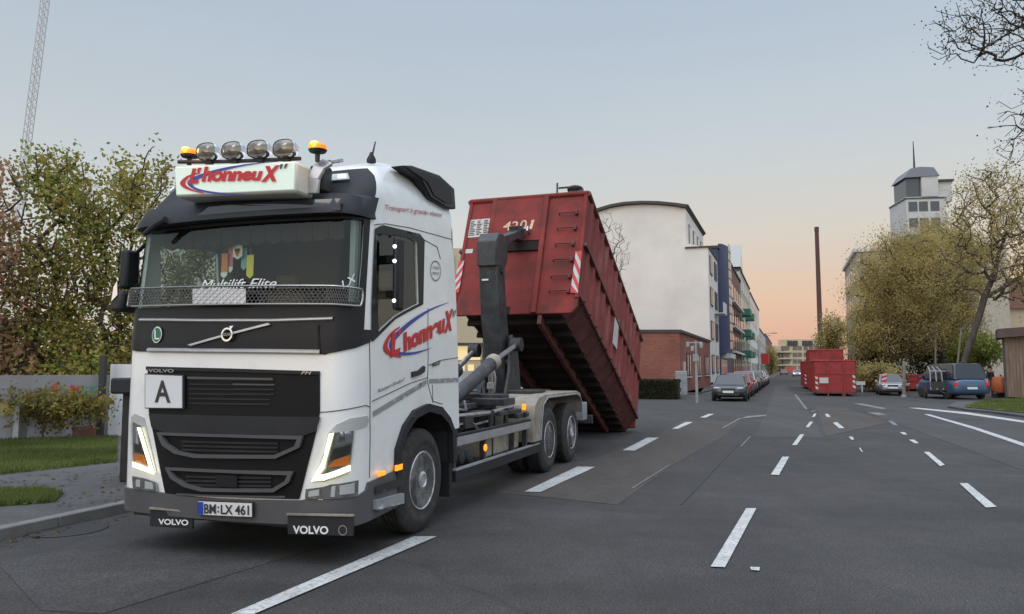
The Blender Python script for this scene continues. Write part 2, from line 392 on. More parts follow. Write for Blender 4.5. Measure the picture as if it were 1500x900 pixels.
cab = patch('cab_body', M['white'], shell, holes=[ws_hole, win_in, mir(win_in)], off=0, step=.06, solid=.03)
# roof and back of the cab
b = MB(); ring = [(s, 3.5) for s in np.linspace(-srear(3.5), srear(3.5), 80)]
rp = [surf(s, 3.5) for s, _ in ring]; rc = Vector((0, -.2, 0)); loops = [rp]
for k, dz in ((.93,.05),(.8,.09),(.5,.11),(.2,.12)):
    loops.append([Vector((rc.x+(p.x-rc.x)*k, rc.y+(p.y-rc.y)*k, p.z+dz*min(1, max(.35, (p.y+1.4))))) for p in rp])
n = len(rp)
b.v = [tuple(p) for l in loops for p in l]
for i in range(len(loops)-1):
    for j in range(n): b.f.append((i*n+j, i*n+(j+1) % n, (i+1)*n+(j+1) % n, (i+1)*n+j))
b.f.append(tuple((len(loops)-1)*n+j for j in range(n)))
b.build('roof', M['white'], truck, smooth=True)
b = MB(); zs = np.linspace(.98, 3.5, 16)
b.v = [tuple(surf(sg*srear(z), z, -.004)) for z in zs for sg in (-1, 1)]; b.f = [(2*i, 2*i+1, 2*i+3, 2*i+2) for i in range(15)]
b.build('back_panel', M['white'], truck)
# seams on the skin: thin dark grooves
def seam(pts, wd=.008, s0=2., off=.002):
    b = MB(); P = PX(pts, s0); L = []
    for (a, c) in zip(P[:-1], P[1:]):
        k = max(1, int(math.hypot(c[0]-a[0], c[1]-a[1])/.06)); L += [(a[0]+(c[0]-a[0])*t/k, a[1]+(c[1]-a[1])*t/k) for t in range(k)]
    L.append(P[-1]); b.tube([surf(s, z, off) for s, z in L], wd*.5, 6); return b
b = seam([(541,500),(542,560),(542,640),(541,700)])
for q in ([(548,330),(565,328),(600,334),(662,351)], [(627,452),(627,520),(626,560),(634,590)], [(541,596),(536,594),(500,601),(470,604)], [(622,352),(640,362),(645,380)], [(628,535),(645,528),(671,524)], [(633,564),(634,588),(648,592)], [(545,588),(600,562),(627,553)]):
    t_ = seam(q); b.add(t_.v, t_.f)
b.build('panel_seam', M['dark'], truck)
# black band: windscreen surround, front panel, sweep onto the door
sur_o = [(-1.95,1.98),(-1.97,2.6),(-1.93,3.12),(1.80,3.12),(1.82,2.6),(1.84,2.2),(1.84,1.98)]
patch('windscreen_surround', M['black'], sur_o, holes=[[(-1.55,2.22),(1.64,2.22),(1.66,2.6),(1.64,2.96),(-1.55,2.96)]], off=.008)
fp = [(-1.99,1.99),(-1.99,1.90),(-1.5,1.84),(-1.0,1.81)] + PX([(330,516),(420,517),(468,519),(492,516),(520,510)], .8) + [(2.0,1.88),(2.03,1.99)]
patch('front_panel', M['black'], fp, off=.012, solid=.012)
patch('front_panel_seam', M['grille'], PX([(466,476),(469,476),(471,514),(468,514)], .8), off=.015)
patch('door_sweep', M['black'], PX([(543,500),(548,336),(560,330),(614,343),(621,352),(619,446),(596,458),(578,468),(562,484),(546,500)], 2.2), holes=[win_in], off=.01)
patch('door_sweep', M['black'], mir(PX([(543,500),(548,336),(560,330),(614,343),(621,352),(619,446),(596,458),(578,468),(562,484),(546,500)], 2.2)), holes=[mir(win_in)], off=.01)
patch('windscreen', M['glass'], ws_hole, off=-.01)
patch('side_window', M['sglass'], win_in, off=-.012); patch('side_window', M['sglass'], mir(win_in), off=-.012)
# chrome strips, emblem bar
for q, w_ in (([(207,469),(300,470),(400,470),(489,467)], .016), ([(219,513),(300,514),(400,515),(470,516)], .02)):
    P = PX(q, 0); b = MB(); L = []
    for a, c in zip(P[:-1], P[1:]): L += [(a[0]+(c[0]-a[0])*t/8, a[1]+(c[1]-a[1])*t/8) for t in range(8)]
    L.append(P[-1])
    for s, z in L: b.v += [tuple(surf(s, z-w_, .014)), tuple(surf(s, z-w_*.4, .03)), tuple(surf(s, z+w_*.4, .03)), tuple(surf(s, z+w_, .014))]
    for i in range(len(L)-1):
        for j in range(3): b.f.append((i*4+j, (i+1)*4+j, (i+1)*4+j+1, i*4+j+1))
    b.build('trim_strip', M['alu'], truck, recalc=False, smooth=True)
emb = [px2s(338,491)]
patch('emblem_bar', M['alu'], PX([(279,505.5),(284,507),(399,476.5),(396,474)], -.2), off=.036, solid=.01)
b = MB(); e0, e1 = emb[0]
for k in range(40):
    for r_, o_ in ((.060,.03),(.060,.052),(.045,.052),(.045,.03)):
        a = 2*math.pi*k/40; b.v.append(tuple(surf(e0+r_*math.cos(a)/1.03, e1+r_*math.sin(a), o_)))
for k in range(40):
    for j in range(4): b.f.append((k*4+j, k*4+(j+1) % 4, ((k+1) % 40)*4+(j+1) % 4, ((k+1) % 40)*4+j))
em = b.build('emblem', M['chrome'], truck, smooth=True)
patch('arrow', M['chrome'], [(e0+.035,e1+.04),(e0+.062,e1+.075),(e0+.022,e1+.072)], em, off=.054)
patch('centre_plate', M['dark'], [(e0-.055,e1-.013),(e0+.055,e1-.013),(e0+.055,e1+.015),(e0-.055,e1+.015)], em, off=.05)
def cabtext(name, txt, tl, tr, br, bl, m, s0, parent=truck, bold=0, shear=0, off=.012, spacing=1.0):
    c = PX([tl, tr, br, bl], s0)
    f = bil(*[(a, z_, 0) for a, z_ in c])
    return lettering(name, txt, lambda u, v: surf(*f(u, v)[:2], off), m, parent, bold, shear, spacing)
cabtext('emblem_lettering', 'VOLVO', (330,489.5), (346,489), (346,493), (330,493.5), M['slet'], 0, em, off=.058)
# grille
gp = PX([(218,537),(340,540),(469,544),(469,604),(464,632),(439,731),(340,728),(244,723),(225,628),(220,603)], 0)
gr = patch('grille', M['grille'], gp, off=.014, solid=.014)
def gstrip(name, q, m, off=.03, solid=.012, holes=(), s0=0): return patch(name, m, PX(q, s0), gr, holes=[PX(h, s0) for h in holes], off=off, solid=solid)
gstrip('frame', [(218,537),(340,540),(469,544),(469,549),(340,545),(218,542)], M['black'])
gstrip('intake', [(278,552),(402,554),(402,557),(278,555)], M['rib']); 
for y in (555,562,569,576,583,590):
    gstrip('slat', [(280,y),(398,y+1.5),(398,y+3.5),(280,y+2)], M['plastic'], off=.024); 
    if y < 580: gstrip('slat', [(344,y),(404,y+1),(404,y+3),(344,y+2)], M['rib'] if y == 562 else M['plastic'], off=.027)
gstrip('grille_step', [(222,606),(470,611),(464,632),(440,640),(246,634),(226,626)], M['plastic'], off=.03, solid=.02)
f1 = [(236,633),(340,636),(447,638),(442,655),(408,671),(290,670),(262,664),(244,652)]
i1 = [(243,637),(340,640),(439,643),(435,653),(405,666),(291,665),(266,660),(250,649)]
f2 = [(248,684),(340,688),(433,690),(427,706),(405,720),(300,719),(275,712),(256,700)]
i2 = [(255,688),(340,692),(425,695),(421,704),(402,715),(301,714),(279,708),(262,698)]
for f_, i_ in ((f1, i1), (f2, i2)):
    gstrip('intake_frame', f_, M['rib'], off=.05, solid=.036, holes=[i_])
for y in (645,651,657): gstrip('slat', [(270,y),(410,y+3),(410,y+6),(270,y+3)], M['plastic'], off=.03)
for y in (696,702,708): gstrip('slat', [(276,y),(400,y+2),(400,y+5),(276,y+3)], M['plastic'], off=.03)
gstrip('radar_cover', [(322,695),(352,696),(352,713),(322,712)], M['black'], off=.045, solid=.02)
gstrip('slat', [(262,722),(420,726),(420,728.5),(262,724.5)], M['rib'], off=.03)
cabtext('maker_lettering', 'VOLVO', (222,540.5), (259,541), (259,546), (222,545.5), M['slet'], -.8, gr, bold=.02, off=.034)
cabtext('type_lettering', 'FH', (444,543.5), (459,544), (459,549), (444,548.5), M['slet'], .8, gr, bold=.01, shear=.3, off=.034)
# white letter board A on the grille, green badge
ab = patch('letter_board', M['board'], PX([(220,549),(273,551),(273,597.5),(220,597)], -.9), off=.05, solid=.02)
patch('board_rim', M['dark'], PX([(218.5,547.5),(274.5,549.5),(274.5,599),(218.5,598.5)], -.9), ab, off=.044, solid=.02)
cabtext('letter', 'A', (234,557), (257,558), (257,590), (234,589.5), M['dark'], -.8, ab, bold=.02, off=.054)
gb = px2s(233.5,491,-.9)
def disc(c, r, n=28, e=1): return [(c[0]+r*math.cos(2*math.pi*k/n)/1.03, c[1]+r*e*math.sin(2*math.pi*k/n)) for k in range(n)]
bd = patch('green_badge', M['wlet'], disc(gb, .066, e=1.15), off=.026, step=.03)
patch('badge_centre', M['green'], disc(gb, .056, e=1.15), bd, off=.030, step=.03)
cabtext('badge_letter', 'L', (231,484), (238,484.3), (238,498), (231,497.8), M['wlet'], -.8, bd, bold=.01, off=.034)
# ---------------------------------------------------------------- lamps in the front
M['reflector'] = mat('reflector', (.32,.33,.32), .18, metal=.8, var=.3, vscale=14)
def headlight(outer, lens, drl, ambr, shade, s0, fog, fogled, side):
    hl = patch('headlight', M['bezel'], PX(outer, s0), off=.008, step=.03, solid=.01)
    patch('reflector', M['reflector'], PX(lens, s0), hl, off=.012, step=.03)
    for q in shade: patch('lamp_module', M['chrome'] if q[1] else M['hub'], PX(q[0], s0), hl, off=.018, step=.03, solid=.004)
    patch('turn_signal', M['amberd'], PX(ambr, s0), hl, off=.024, step=.03)
    for q in drl: patch('running_light', M['drl'], PX(q, s0), hl, off=.03, step=.03, solid=.008)
    patch('cover_glass', M['lens'], PX(lens, s0), hl, off=.045, step=.03)
    fg = patch('fog_lamp', M['reflector'], PX(fog, s0), off=.03, step=.03, solid=.01)
    for q in fogled: patch('bulb', M['bezel'], PX(q, s0), fg, off=.034, step=.02, solid=.004)
headlight([(482,634),(493,622),(512,613),(537,609),(540,616),(537,624),(519,630),(512,690),(508,694),(458,706)],
          [(484,634),(517,631),(513,668),(509,690),(462,703)],
          [[(484,635),(490,634),(470,694),(459,704)], [(465,696),(511,681),(511,689),(458,704.5)]],
          [(482,684),(491,673),(511,666),(510,680)],
          [([(494,637),(515,634),(514,648),(490,655)], 1), ([(488,658),(513,651),(512,664),(484,676)], 0), ([(497,640),(505,639),(504,646),(495,648)], 0)], 1.4,
          [(450,716),(486,709),(522,703),(521,726),(449,730)], [[(487,712),(492,711),(491,727),(486,727)], [(455,719),(470,716),(470,725),(454,727)], [(497,711),(516,707),(516,722),(497,724)]], 1)
headlight([(193,612),(199,606),(212,612),(216,628),(231,694),(196,680)],
          [(196,618),(208,624),(228,691),(198,680)],
          [[(205,626),(209.5,627),(230,694),(225,692)], [(198,676),(226,687),(229,694),(198,683)]],
          [(200,664),(214,666),(219,682),(200,675)],
          [([(198,626),(205,630),(211,652),(199,648)], 1), ([(199,650),(211,654),(214,665),(200,662)], 0)], -1.3,
          [(198,697),(214,700),(232,706),(234,720),(199,715)], [[(204,702),(210,703),(210,713),(204,712)], [(217,704),(228,707),(229,716),(217,715)]], -1)
# ---------------------------------------------------------------- bumper, steps, plate, mud flaps
bp_ = [(-2.0,.62),(-1.9,.55)] + PX([(200,716),(236,721)], -1.2) + PX([(300,729),(340,731),(438,733)], 0) + PX([(450,731),(521,727)], 1.2) + [(1.95,.60),(sy(-1.12,.66),.66),(sy(-.62,.70),.70),(sy(-.58,.36),.36),(sy(-1.1,.33),.33),(1.6,.32),(.9,.34),(-.9,.33),(-1.6,.34),(-2.0,.36)]
patch('bumper', M['grey'], bp_, off=.022, step=.05, solid=.05)
patch('bumper', M['grey'], [(-2.0,.36),(-2.0,.62),(-sy(-1.1,.66),.66),(-sy(-.62,.7),.7),(-sy(-.58,.36),.36)], off=.033, step=.08, solid=.05)
patch('cab_step', M['greyl'], PX([(543,733),(584,722),(584,737),(543,746)], 2.2), off=.06, solid=.04)
patch('cab_step', M['hub'], PX([(545,712),(582,700),(582,712),(545,724)], 2.2), off=.038)
patch('marker_lamp', M['amber'], PX([(549,692),(558,689),(558,695),(549,698)], 2.2), off=.05, solid=.02)
patch('marker_lamp', M['amber'], PX([(574,682),(583,679),(583,687),(574,690)], 2.2), off=.05, solid=.02)
pt = patch('number_plate', M['plate'], PX([(298,732),(375,735),(375,754.5),(298,751)], 0), off=.06, solid=.02)
patch('plate_rim', M['dark'], PX([(297,731),(376,734),(376,755.5),(297,752)], 0), pt, off=.057, solid=.02)
patch('country_strip', M['eu'], PX([(298.5,732.7),(305.5,733),(305.5,751),(298.5,750.5)], 0), pt, off=.064)
cabtext('plate_lettering', 'BM', (307,735.5), (324,736), (324,750), (307,749.5), M['dark'], 0, pt, bold=.02, off=.066)
cabtext('plate_lettering', 'LX 461', (331,736.5), (371.5,737.5), (371.5,752), (331,750.5), M['dark'], 0, pt, bold=.02, off=.066)
patch('plate_seal', M['slet'], disc(px2s(327.5,746.5), .011, 12), pt, off=.066, step=.02); patch('plate_seal', M['eu'], disc(px2s(327.5,740.5), .009, 12), pt, off=.066, step=.02)
def tq(px, py, ax, val): return hit(px, py, TM, ax, val)
for tl, tr, br, bl, tx in (((220,746),(283,751),(282,775),(219,771), ((232,760),(276,761.5),(276,770),(232,768.5))), ((421,755),(518,757),(517,786),(421,783), ((429,770),(481,771),(481,783),(429,782)))):
    c = [tq(*p, 1, -1.5) for p in (tl, tr, br, bl)]
    mb = MB(); mb.add([p+Vector((0,d_,0)) for d_ in (0, .02) for p in c], [(3,2,1,0),(4,5,6,7),(0,1,5,4),(1,2,6,5),(2,3,7,6),(3,0,4,7)])
    fl = mb.build('mud_flap', M['plastic'], truck, bevel=.006)
    q = [tq(*p, 1, -1.505) for p in tx]
    lettering('flap_lettering', 'VOLVO', bil(*q), M['wlet'], fl, bold=.03)
    MB().beam(c[0]+Vector((0,0,.01)), c[1]+Vector((0,0,.01)), .03, .015).build('flap_bracket', M['fender'], fl)
c = tq(502,777,1,-1.506); mb = MB()
for k in range(24):
    a = 2*math.pi*k/24
    for r_ in (.042,.033): mb.v.append((c.x+r_*math.cos(a), c.y, c.z+r_*math.sin(a)))
for k in range(24): mb.f.append((2*k, 2*k+1, 2*((k+1) % 24)+1, 2*((k+1) % 24)))
mb.build('flap_emblem', M['slet'], fl)
MB().box((-1.1,-1.35,.28),(1.1,-.6,.4)).build('underbody', M['hub'], truck)
# ---------------------------------------------------------------- side graphics
for q, s0 in (([(545.5,603),(624,556),(624.5,563),(546,611)], 2.1), ([(628,555.5),(671,553.5),(671,559.5),(628,561.5)], 2.8)):
    patch('silver_stripe', M['stripe'], PX(q, s0), off=.006)
hd = patch('door_handle', M['hub'], PX([(602,545),(611,543),(619,536),(621,538),(620,545),(612,550),(602,553)], 2.4), off=.02, solid=.02)
def crescent(outer, inner): return outer+list(reversed(inner))
def logo(prefix, C2, parent, off, redw):
    """C2: (u,v in 0..1 of the logo box) -> point"""
    def arc(pts_o, pts_i, m, nm):
        b = MB(); k = len(pts_o)
        def dn(P):
            out = []
            for i in range(len(P)-1):
                p0, p1, p2, p3 = P[max(i-1, 0)], P[i], P[i+1], P[min(i+2, len(P)-1)]
                for t in (0,.25,.5,.75):
                    out.append(tuple(.5*((2*p1[a])+(-p0[a]+p2[a])*t+(2*p0[a]-5*p1[a]+4*p2[a]-p3[a])*t*t+(-p0[a]+3*p1[a]-3*p2[a]+p3[a])*t**3) for a in (0, 1)))
            return out+[P[-1]]
        o_, i_ = dn(pts_o), dn(pts_i)
        for p, q in zip(o_, i_): b.v += [tuple(C2(*p, off)), tuple(C2(*q, off))]
        b.f = [(2*i, 2*i+2, 2*i+3, 2*i+1) for i in range(len(o_)-1)]
        b.build(nm, m, parent, recalc=False)
    arc([(.19,.78),(.07,.68),(.0,.45),(.06,.25),(.22,.08)], [(.19,.74),(.10,.65),(.05,.45),(.1,.27),(.22,.12)], M['red'], prefix+'_swoosh')
    arc([(.88,1.0),(.6,.97),(.33,.84),(.12,.62),(.07,.44),(.12,.26),(.22,.13),(.42,.04),(.66,.04)], [(.88,.99),(.6,.92),(.35,.75),(.18,.56),(.12,.42),(.15,.29),(.25,.18),(.42,.09),(.66,.04)], M['blue'], prefix+'_swoosh')
def lg(c, s0):
    q = PX(c, s0); f = bil(*[(a, z_, 0) for a, z_ in q]); return lambda u, v, off: surf(*f(u, v)[:2], off)
L2 = lg([(562,470),(667,440),(664,500),(560,540)], 2.3)
logo('door', L2, truck, .008, 0)
cabtext('door_lettering', "L", (568,490), (587,484), (585,517), (571,525), M['red'], 2.2, bold=.05, shear=.15, off=.011)
cabtext('door_lettering', "'", (582,484), (588,482), (587,489), (582,491), M['red'], 2.2, bold=.04, shear=.2, off=.011)
cabtext('door_lettering', 'honneu', (588,489), (651,458), (651,486), (591,517), M['red'], 2.3, bold=.05, shear=.12, off=.011, spacing=.95)
cabtext('door_lettering', 'X', (650,457), (663,452), (662,484), (650,489), M['red'], 2.4, bold=.06, shear=.15, off=.011)
cabtext('door_lettering', "''", (662,456), (667,454), (666,464), (662,466), M['dark'], 2.4, bold=.0, shear=.2, off=.011)
cabtext('town_lettering', 'Kerpen-Sindorf', (553,570), (592,553), (591,559.5), (553,577.5), M['dark'], 2.2, bold=.005, shear=.15, off=.01)
cabtext('power_lettering', '460', (631,532), (644,528), (644,534.5), (631,538.5), M['dark'], 2.6, bold=.02, shear=.25, off=.01)
cabtext('slogan_lettering', 'Transport à grande vitesse', (563,300), (646,312), (646,320), (563,309), M['redm'], 2.3, bold=.004, shear=.1, off=.011)
ce = px2s(637.5,397,2.6); ring_o = [(ce[0]+.13*math.cos(a), ce[1]+.11*math.sin(a)) for a in np.linspace(0, 6.28, 28)[:-1]]; ring_i = [(ce[0]+.12*math.cos(a), ce[1]+.10*math.sin(a)) for a in np.linspace(0, 6.28, 28)[:-1]]
patch('round_emblem', M['dark'], ring_o, holes=[ring_i], off=.008, step=.03)
cabtext('emblem_words', 'GLOBAL', (632.5,390), (642.5,391), (642.5,395), (632.5,394), M['dark'], 2.6, off=.01)
cabtext('emblem_words', 'SPIRIT', (632.5,398.5), (642.5,399.5), (642.5,403.5), (632.5,402.5), M['dark'], 2.6, off=.01)
# arch trim
def archpts(ex): return [(-.58-ex,.66),(-.57-ex,.9),(-.44-ex*.7,1.07+ex*.7),(-.24-ex*.4,1.19+ex),(.05,1.24+ex),(.35+ex*.4,1.19+ex),(.55+ex*.7,1.08+ex*.7),(.67+ex,.96),(.70+ex,.62)]
ao = [(sy(y, z), z) for y, z in archpts(.05)]; ai = [(sy(y, z), z) for y, z in archpts(-.03)]
for sg in (1, -1):
    P = ao+list(reversed(ai))
    if sg < 0: P = mir(P)
    patch('arch_trim', M['plastic'], P, off=.045, step=.05, solid=.06)
for sg in (1, -1):   # wheel housing and the flap behind the front wheel
    b = MB(); pts = archpts(-.01); k = len(pts)
    for y, z in pts: b.v += [(sg*1.22, y, z), (sg*.75, y, z)]
    b.f = [(2*i, 2*i+1, 2*i+3, 2*i+2) for i in range(k-1)]
    b.build('wheel_housing', M['hub'], truck)
    MB().box((sg*.78 if sg > 0 else -1.23, .70, .24), (1.23 if sg > 0 else -.78, .78, .98)).build('mudguard', M['plastic'], truck, bevel=.01)
    MB().box((sg*.9 if sg > 0 else -1.24, .78, .72), (1.24 if sg > 0 else -.9, .9, 1.0)).build('mudguard_bracket', M['chassis'], truck, bevel=.01)
# ---------------------------------------------------------------- visor, roof fairing, deflectors, roof gear
b = MB(); ss = [x for x in np.linspace(-1.9, 1.9, 60)]
for s in ss:
    e = max(.1, 1-max(0, abs(s)-1.0)*1.05)
    for z, o in ((3.20,.01),(3.15,.07*e+.01),(3.03,.12*e),(2.985,.12*e),(2.99,.03),(3.1,.0)): b.v.append(tuple(surf(s, z, o)))
for i in range(len(ss)-1):
    for j in range(6): b.f.append((i*6+j, i*6+(j+1) % 6, (i+1)*6+(j+1) % 6, (i+1)*6+j))
b.f += [tuple(range(6)), tuple((len(ss)-1)*6+j for j in range(6))]
M['visor'] = mat('visor_grey', (.022,.025,.031), .5, spec=.3, var=.1)
vs_ = b.build('sun_visor', M['visor'], truck, smooth=True)
patch('visor_panel', M['dglass'], [(-.2,3.09),(1.2,3.09),(1.15,3.0),(-.4,3.0)], vs_, off=.117)
patch('roof_fairing', M['plastic'], [(-1.95,3.12),(-1.95,3.4),(-1.85,3.47),(1.62,3.47),(1.74,3.4),(1.80,3.12)], off=.012, solid=.012)
for px_, py_, s0 in ((504,262,1.3),(249,281,-1.4)):
    c = px2s(px_, py_, s0); hl = patch('position_lamp', M['bezel'], [(c[0]-.12,c[1]-.035),(c[0]+.12,c[1]-.035),(c[0]+.10,c[1]+.03),(c[0]-.10,c[1]+.03)], off=.03, solid=.02, step=.04)
    patch('lit_bulb', M['led'], [(c[0]-.05,c[1]-.016),(c[0]+.05,c[1]-.016),(c[0]+.045,c[1]+.014),(c[0]-.045,c[1]+.014)], hl, off=.036, step=.03)
# side air deflector, black with a lighter inset
for sg in (1, -1):
    P = [hit(*p, TM, 0, 1.24) for p in ((586,243),(600,243),(640,257),(662,277),(664,307),(652,306),(627,291),(612,262))]
    Q = [(p.y, p.z) for p in P]
    b = MB(); b.prism(Q, 0, sg*1.12, sg*1.275); d_ = b.build('air_deflector', M['black'], truck, bevel=.015)
    cxq = sum(p[0] for p in Q)/8; czq = sum(p[1] for p in Q)/8
    Qi = [(cxq+(p[0]-cxq)*.7+.04, czq+(p[1]-czq)*.7) for p in Q]
    MB().prism(Qi, 0, sg*1.26, sg*1.285).build('deflector_panel', M['plastic'], d_)
MB().prism([(-.5,3.60),(.6,3.64),(.66,3.62),(.66,3.3),(.5,3.3)], 0, -1.1, 1.1).build('roof_deflector', M['white'], truck, bevel=.03)
an = tq(544,234,1,-.75); a2 = tq(550,208,1,-.70)
at_ = MB().tube([an, a2], [.012,.006], 8).build('antenna', M['hub'], truck)
MB().lathe([(-.03,.045),(.0,.045),(.05,.02),(.07,.014)], (an.x, an.y, an.z), 2, 16).build('antenna_base', M['plastic'], at_, smooth=True)
# the illuminated roof sign
F = [tq(*p, 1, -1.64) for p in ((254,242),(434,235),(434,282),(256,289))]
Bk = [tq(*p, 1, -1.64) + Vector((0,.26,-.01)) for p in ((254,242),(434,235),(434,282),(256,289))]
sb = MB().add(F+Bk, [(3,2,1,0),(4,5,6,7),(0,1,5,4),(1,2,6,5),(2,3,7,6),(3,0,4,7)]).build('roof_sign', M['cream'], truck, bevel=.03)
cF = sum(F, Vector())/4
sf = [cF+(p-cF)*.97+Vector((0,-.004,0)) for p in F]; sf = [Vector((p.x, p.y, cF.z+(p.z-cF.z)*.90)) for p in sf]
MB().add(sf+[p+Vector((0,.03,0)) for p in sf], [(3,2,1,0),(4,5,6,7),(0,1,5,4),(1,2,6,5),(2,3,7,6),(3,0,4,7)]).build('lit_face', M['signface'], sb, bevel=.008)
def LF(c):
    q = [tq(*p, 1, -1.652) for p in c]; f = bil(*q); return f
Lb = LF([(263,244),(428,236),(428,284),(264,289)]); logo('sign', lambda u, v, o: Lb(u, v), sb, 0, 0)
for tx, q, bo, m_ in (("L", [(278,247),(294,247),(291,269),(276,270)], .05, 'red'), ("'", [(289,246),(296,246),(294,253),(289,253)], .05, 'red'), ('honneu', [(296,244),(386,245),(384,265),(295,267)], .05, 'red'), ('X', [(384,244),(411,242),(408,266),(382,267)], .07, 'red'), ("''", [(410,241),(422,240),(420,247),(410,248)], .0, 'dark')):
    q2 = [tq(*p, 1, -1.655) for p in q]; lettering('sign_lettering', tx, bil(*q2), M[m_], sb, bold=bo, shear=.18, spacing=.95)
for q in ([(458,283),(460,262),(468,246),(480,238),(494,236)],):
    pts = [tq(*p, 1, y) for p, y in zip(q, (-1.45,-1.45,-1.42,-1.36,-1.2))]
    for sg in (1,):
        b = MB(); P = [Vector((sg*p.x, p.y, p.z)) for p in pts]
        for a_, c_ in zip(P[:-1], P[1:]): b.beam(a_-(c_-a_)*.08, c_+(c_-a_)*.08, .12, .04, up=(0,-1,.3))
        b.build('sign_bracket', M['alu'], truck, bevel=.01)
MB().box((.76,-1.36,3.22),(.90,-1.2,3.46)).build('sign_wiring_box', M['hub'], truck, bevel=.02)
# lamp bar with four chrome spot lamps
pb = [tq(*p, 1, -1.48) for p in ((262,236),(300,236),(345,235),(395,233),(440,231))]
MB().tube([p+Vector((0,0,-.01)) for p in pb], .018, 10).build('lamp_bar', M['hub'], truck, smooth=True)
M['spotglass'] = mat('spot_lamp_glass', (.22,.2,.17), .05, spec=1, metal=.5, var=.4, vscale=16)
for px_, py_ in ((307,224),(344.5,222.5),(382,220.5),(420,219.5)):
    c = tq(px_, py_, 1, -1.5)
    b = MB(); n_ = 28
    prof = [(.10,.03),(.09,.5),(.05,.82),(.0,.97),(-.03,1.0),(-.055,.97)]
    for a_, k_ in prof:
        for j in range(n_):
            t = 2*math.pi*j/n_; ex = lambda v: math.copysign(abs(v)**.75, v)
            b.v.append((c.x+.112*k_*ex(math.cos(t)), c.y+a_, c.z+.082*k_*ex(math.sin(t))))
    for i in range(len(prof)-1):
        for j in range(n_): b.f.append((i*n_+j, i*n_+(j+1) % n_, (i+1)*n_+(j+1) % n_, (i+1)*n_+j))
    b.f.append(tuple(range(n_)))
    sp = b.build('spot_lamp', M['chrome'], truck, smooth=True)
    b = MB(); prof = [(-.05,.93),(-.075,.7),(-.085,.35),(-.09,.0)]
    for a_, k_ in prof:
        for j in range(n_):
            t = 2*math.pi*j/n_; b.v.append((c.x+.112*k_*ex(math.cos(t)), c.y+a_, c.z+.082*k_*ex(math.sin(t))))
    for i in range(len(prof)-1):
        for j in range(n_): b.f.append((i*n_+j, i*n_+(j+1) % n_, (i+1)*n_+(j+1) % n_, (i+1)*n_+j))
    b.build('lamp_glass', M['spotglass'], sp, smooth=True)
    MB().box((c.x-.03,c.y-.02,c.z-.115),(c.x+.03,c.y+.03,c.z-.07)).build('lamp_foot', M['hub'], sp, bevel=.006)
for px_, py_ in ((278,224),(465.5,216)):
    c = tq(px_, py_, 1, -1.46)
    b = MB().lathe([(-.13,.02),(-.05,.022),(-.045,.07),(-.025,.082),(-.023,.0)], tuple(c), 2, 24)
    bs = b.build('beacon_base', M['hub'], truck, smooth=True)
    MB().lathe([(-.024,.08),(.0,.08),(.022,.07),(.034,.05),(.038,.0)], tuple(c), 2, 24).build('beacon_dome', M['beacon'], bs, smooth=True)
    MB().sphere((c.x, c.y-.045, c.z+.02), (.04,.04,.022)).build('flash', M['flash'], bs, smooth=True)
    pl_ = bpy.data.lights.new('beacon_light', 'POINT'); pl_.energy = 2.0; pl_.color = (1,.5,.08); pl_.shadow_soft_size = .05
    lo = bpy.data.objects.new('beacon_light', pl_); C.objects.link(lo); lo.parent = bs; lo.location = (c.x, c.y-.14, c.z+.03); pl_.energy = 1.2
# mesh bar across the windscreen foot
M['mesh'] = mat('bar_mesh', (.10,.10,.10), .45, metal=.3)
fr = [(-1.85,2.41),(-1.85,2.22),(-1.7,2.20),(1.42,2.165),(1.52,2.18),(1.56,2.22),(1.56,2.31),(1.52,2.345),(1.42,2.36),(-1.7,2.42)]
fc = PX([(194,425),(194,451)], -1.3)
topL = px2s(205,425,-1.2); botL = px2s(205,451,-1.2); topR = px2s(515,424,1.3); botR = px2s(515,449.5,1.3)
pts = [topL]+[(topL[0]+(topR[0]-topL[0])*t/30, topL[1]+(topR[1]-topL[1])*t/30) for t in range(1, 31)]
mR = (topR[0]+.16, (topR[1]+botR[1])/2); hz_ = (topR[1]-botR[1])/2
pts += [(mR[0]-.05+.05*math.cos(a), mR[1]+hz_*math.sin(a)) for a in np.linspace(math.pi/2*.8, -math.pi/2*.8, 7)]
pts += [(botR[0]+(botL[0]-botR[0])*t/30, botR[1]+(botL[1]-botR[1])*t/30) for t in range(31)]
mL = (topL[0]-.22, (topL[1]+botL[1])/2)
pts += [(mL[0]+.05-.05*math.cos(a), mL[1]+hz_*math.sin(a)) for a in np.linspace(-math.pi/2*.8, math.pi/2*.8, 7)]
BO = .075
bar = MB().tube([surf(s, z, BO) for s, z in pts+[pts[0]]], .009, 8, cap=False).build('protection_bar', M['bar'], truck, smooth=True)
b = MB(); u0, u1 = topL[0]-.15, topR[0]+.1; nx = 74
for i in range(nx):
    sa = u0+(u1-u0)*i/nx
    if -.28 < sa < .20: continue
    zt = np.interp(sa, [topL[0], topR[0]], [topL[1], topR[1]]); zb = np.interp(sa, [topL[0], topR[0]], [botL[1], botR[1]]); ds = (u1-u0)/nx
    k = 6; dz = (zt-zb)/k
    for j in range(k):
        z0 = zb+j*dz; off_ = (j % 2)*ds*.5
        # one hexagonal cell edge each: two slanting strands
        for (a1, z1, a2, z2) in ((sa+off_, z0, sa+off_+ds*.5, z0+dz*.5), (sa+off_+ds*.5, z0+dz*.5, sa+off_+ds, z0), (sa+off_+ds*.5, z0+dz*.5, sa+off_+ds*.5, z0+dz)):
            p = surf(a1, z1, BO); q = surf(a2, z2, BO); b.beam(p, q, .005, .005)
b.build('bar_mesh', M['mesh'], bar, recalc=False)
tl_, tr_, br_, bl_ = (-.28, topL[1]), (.20, topL[1]-.02), (.20, botL[1]-.02), (-.28, botL[1])
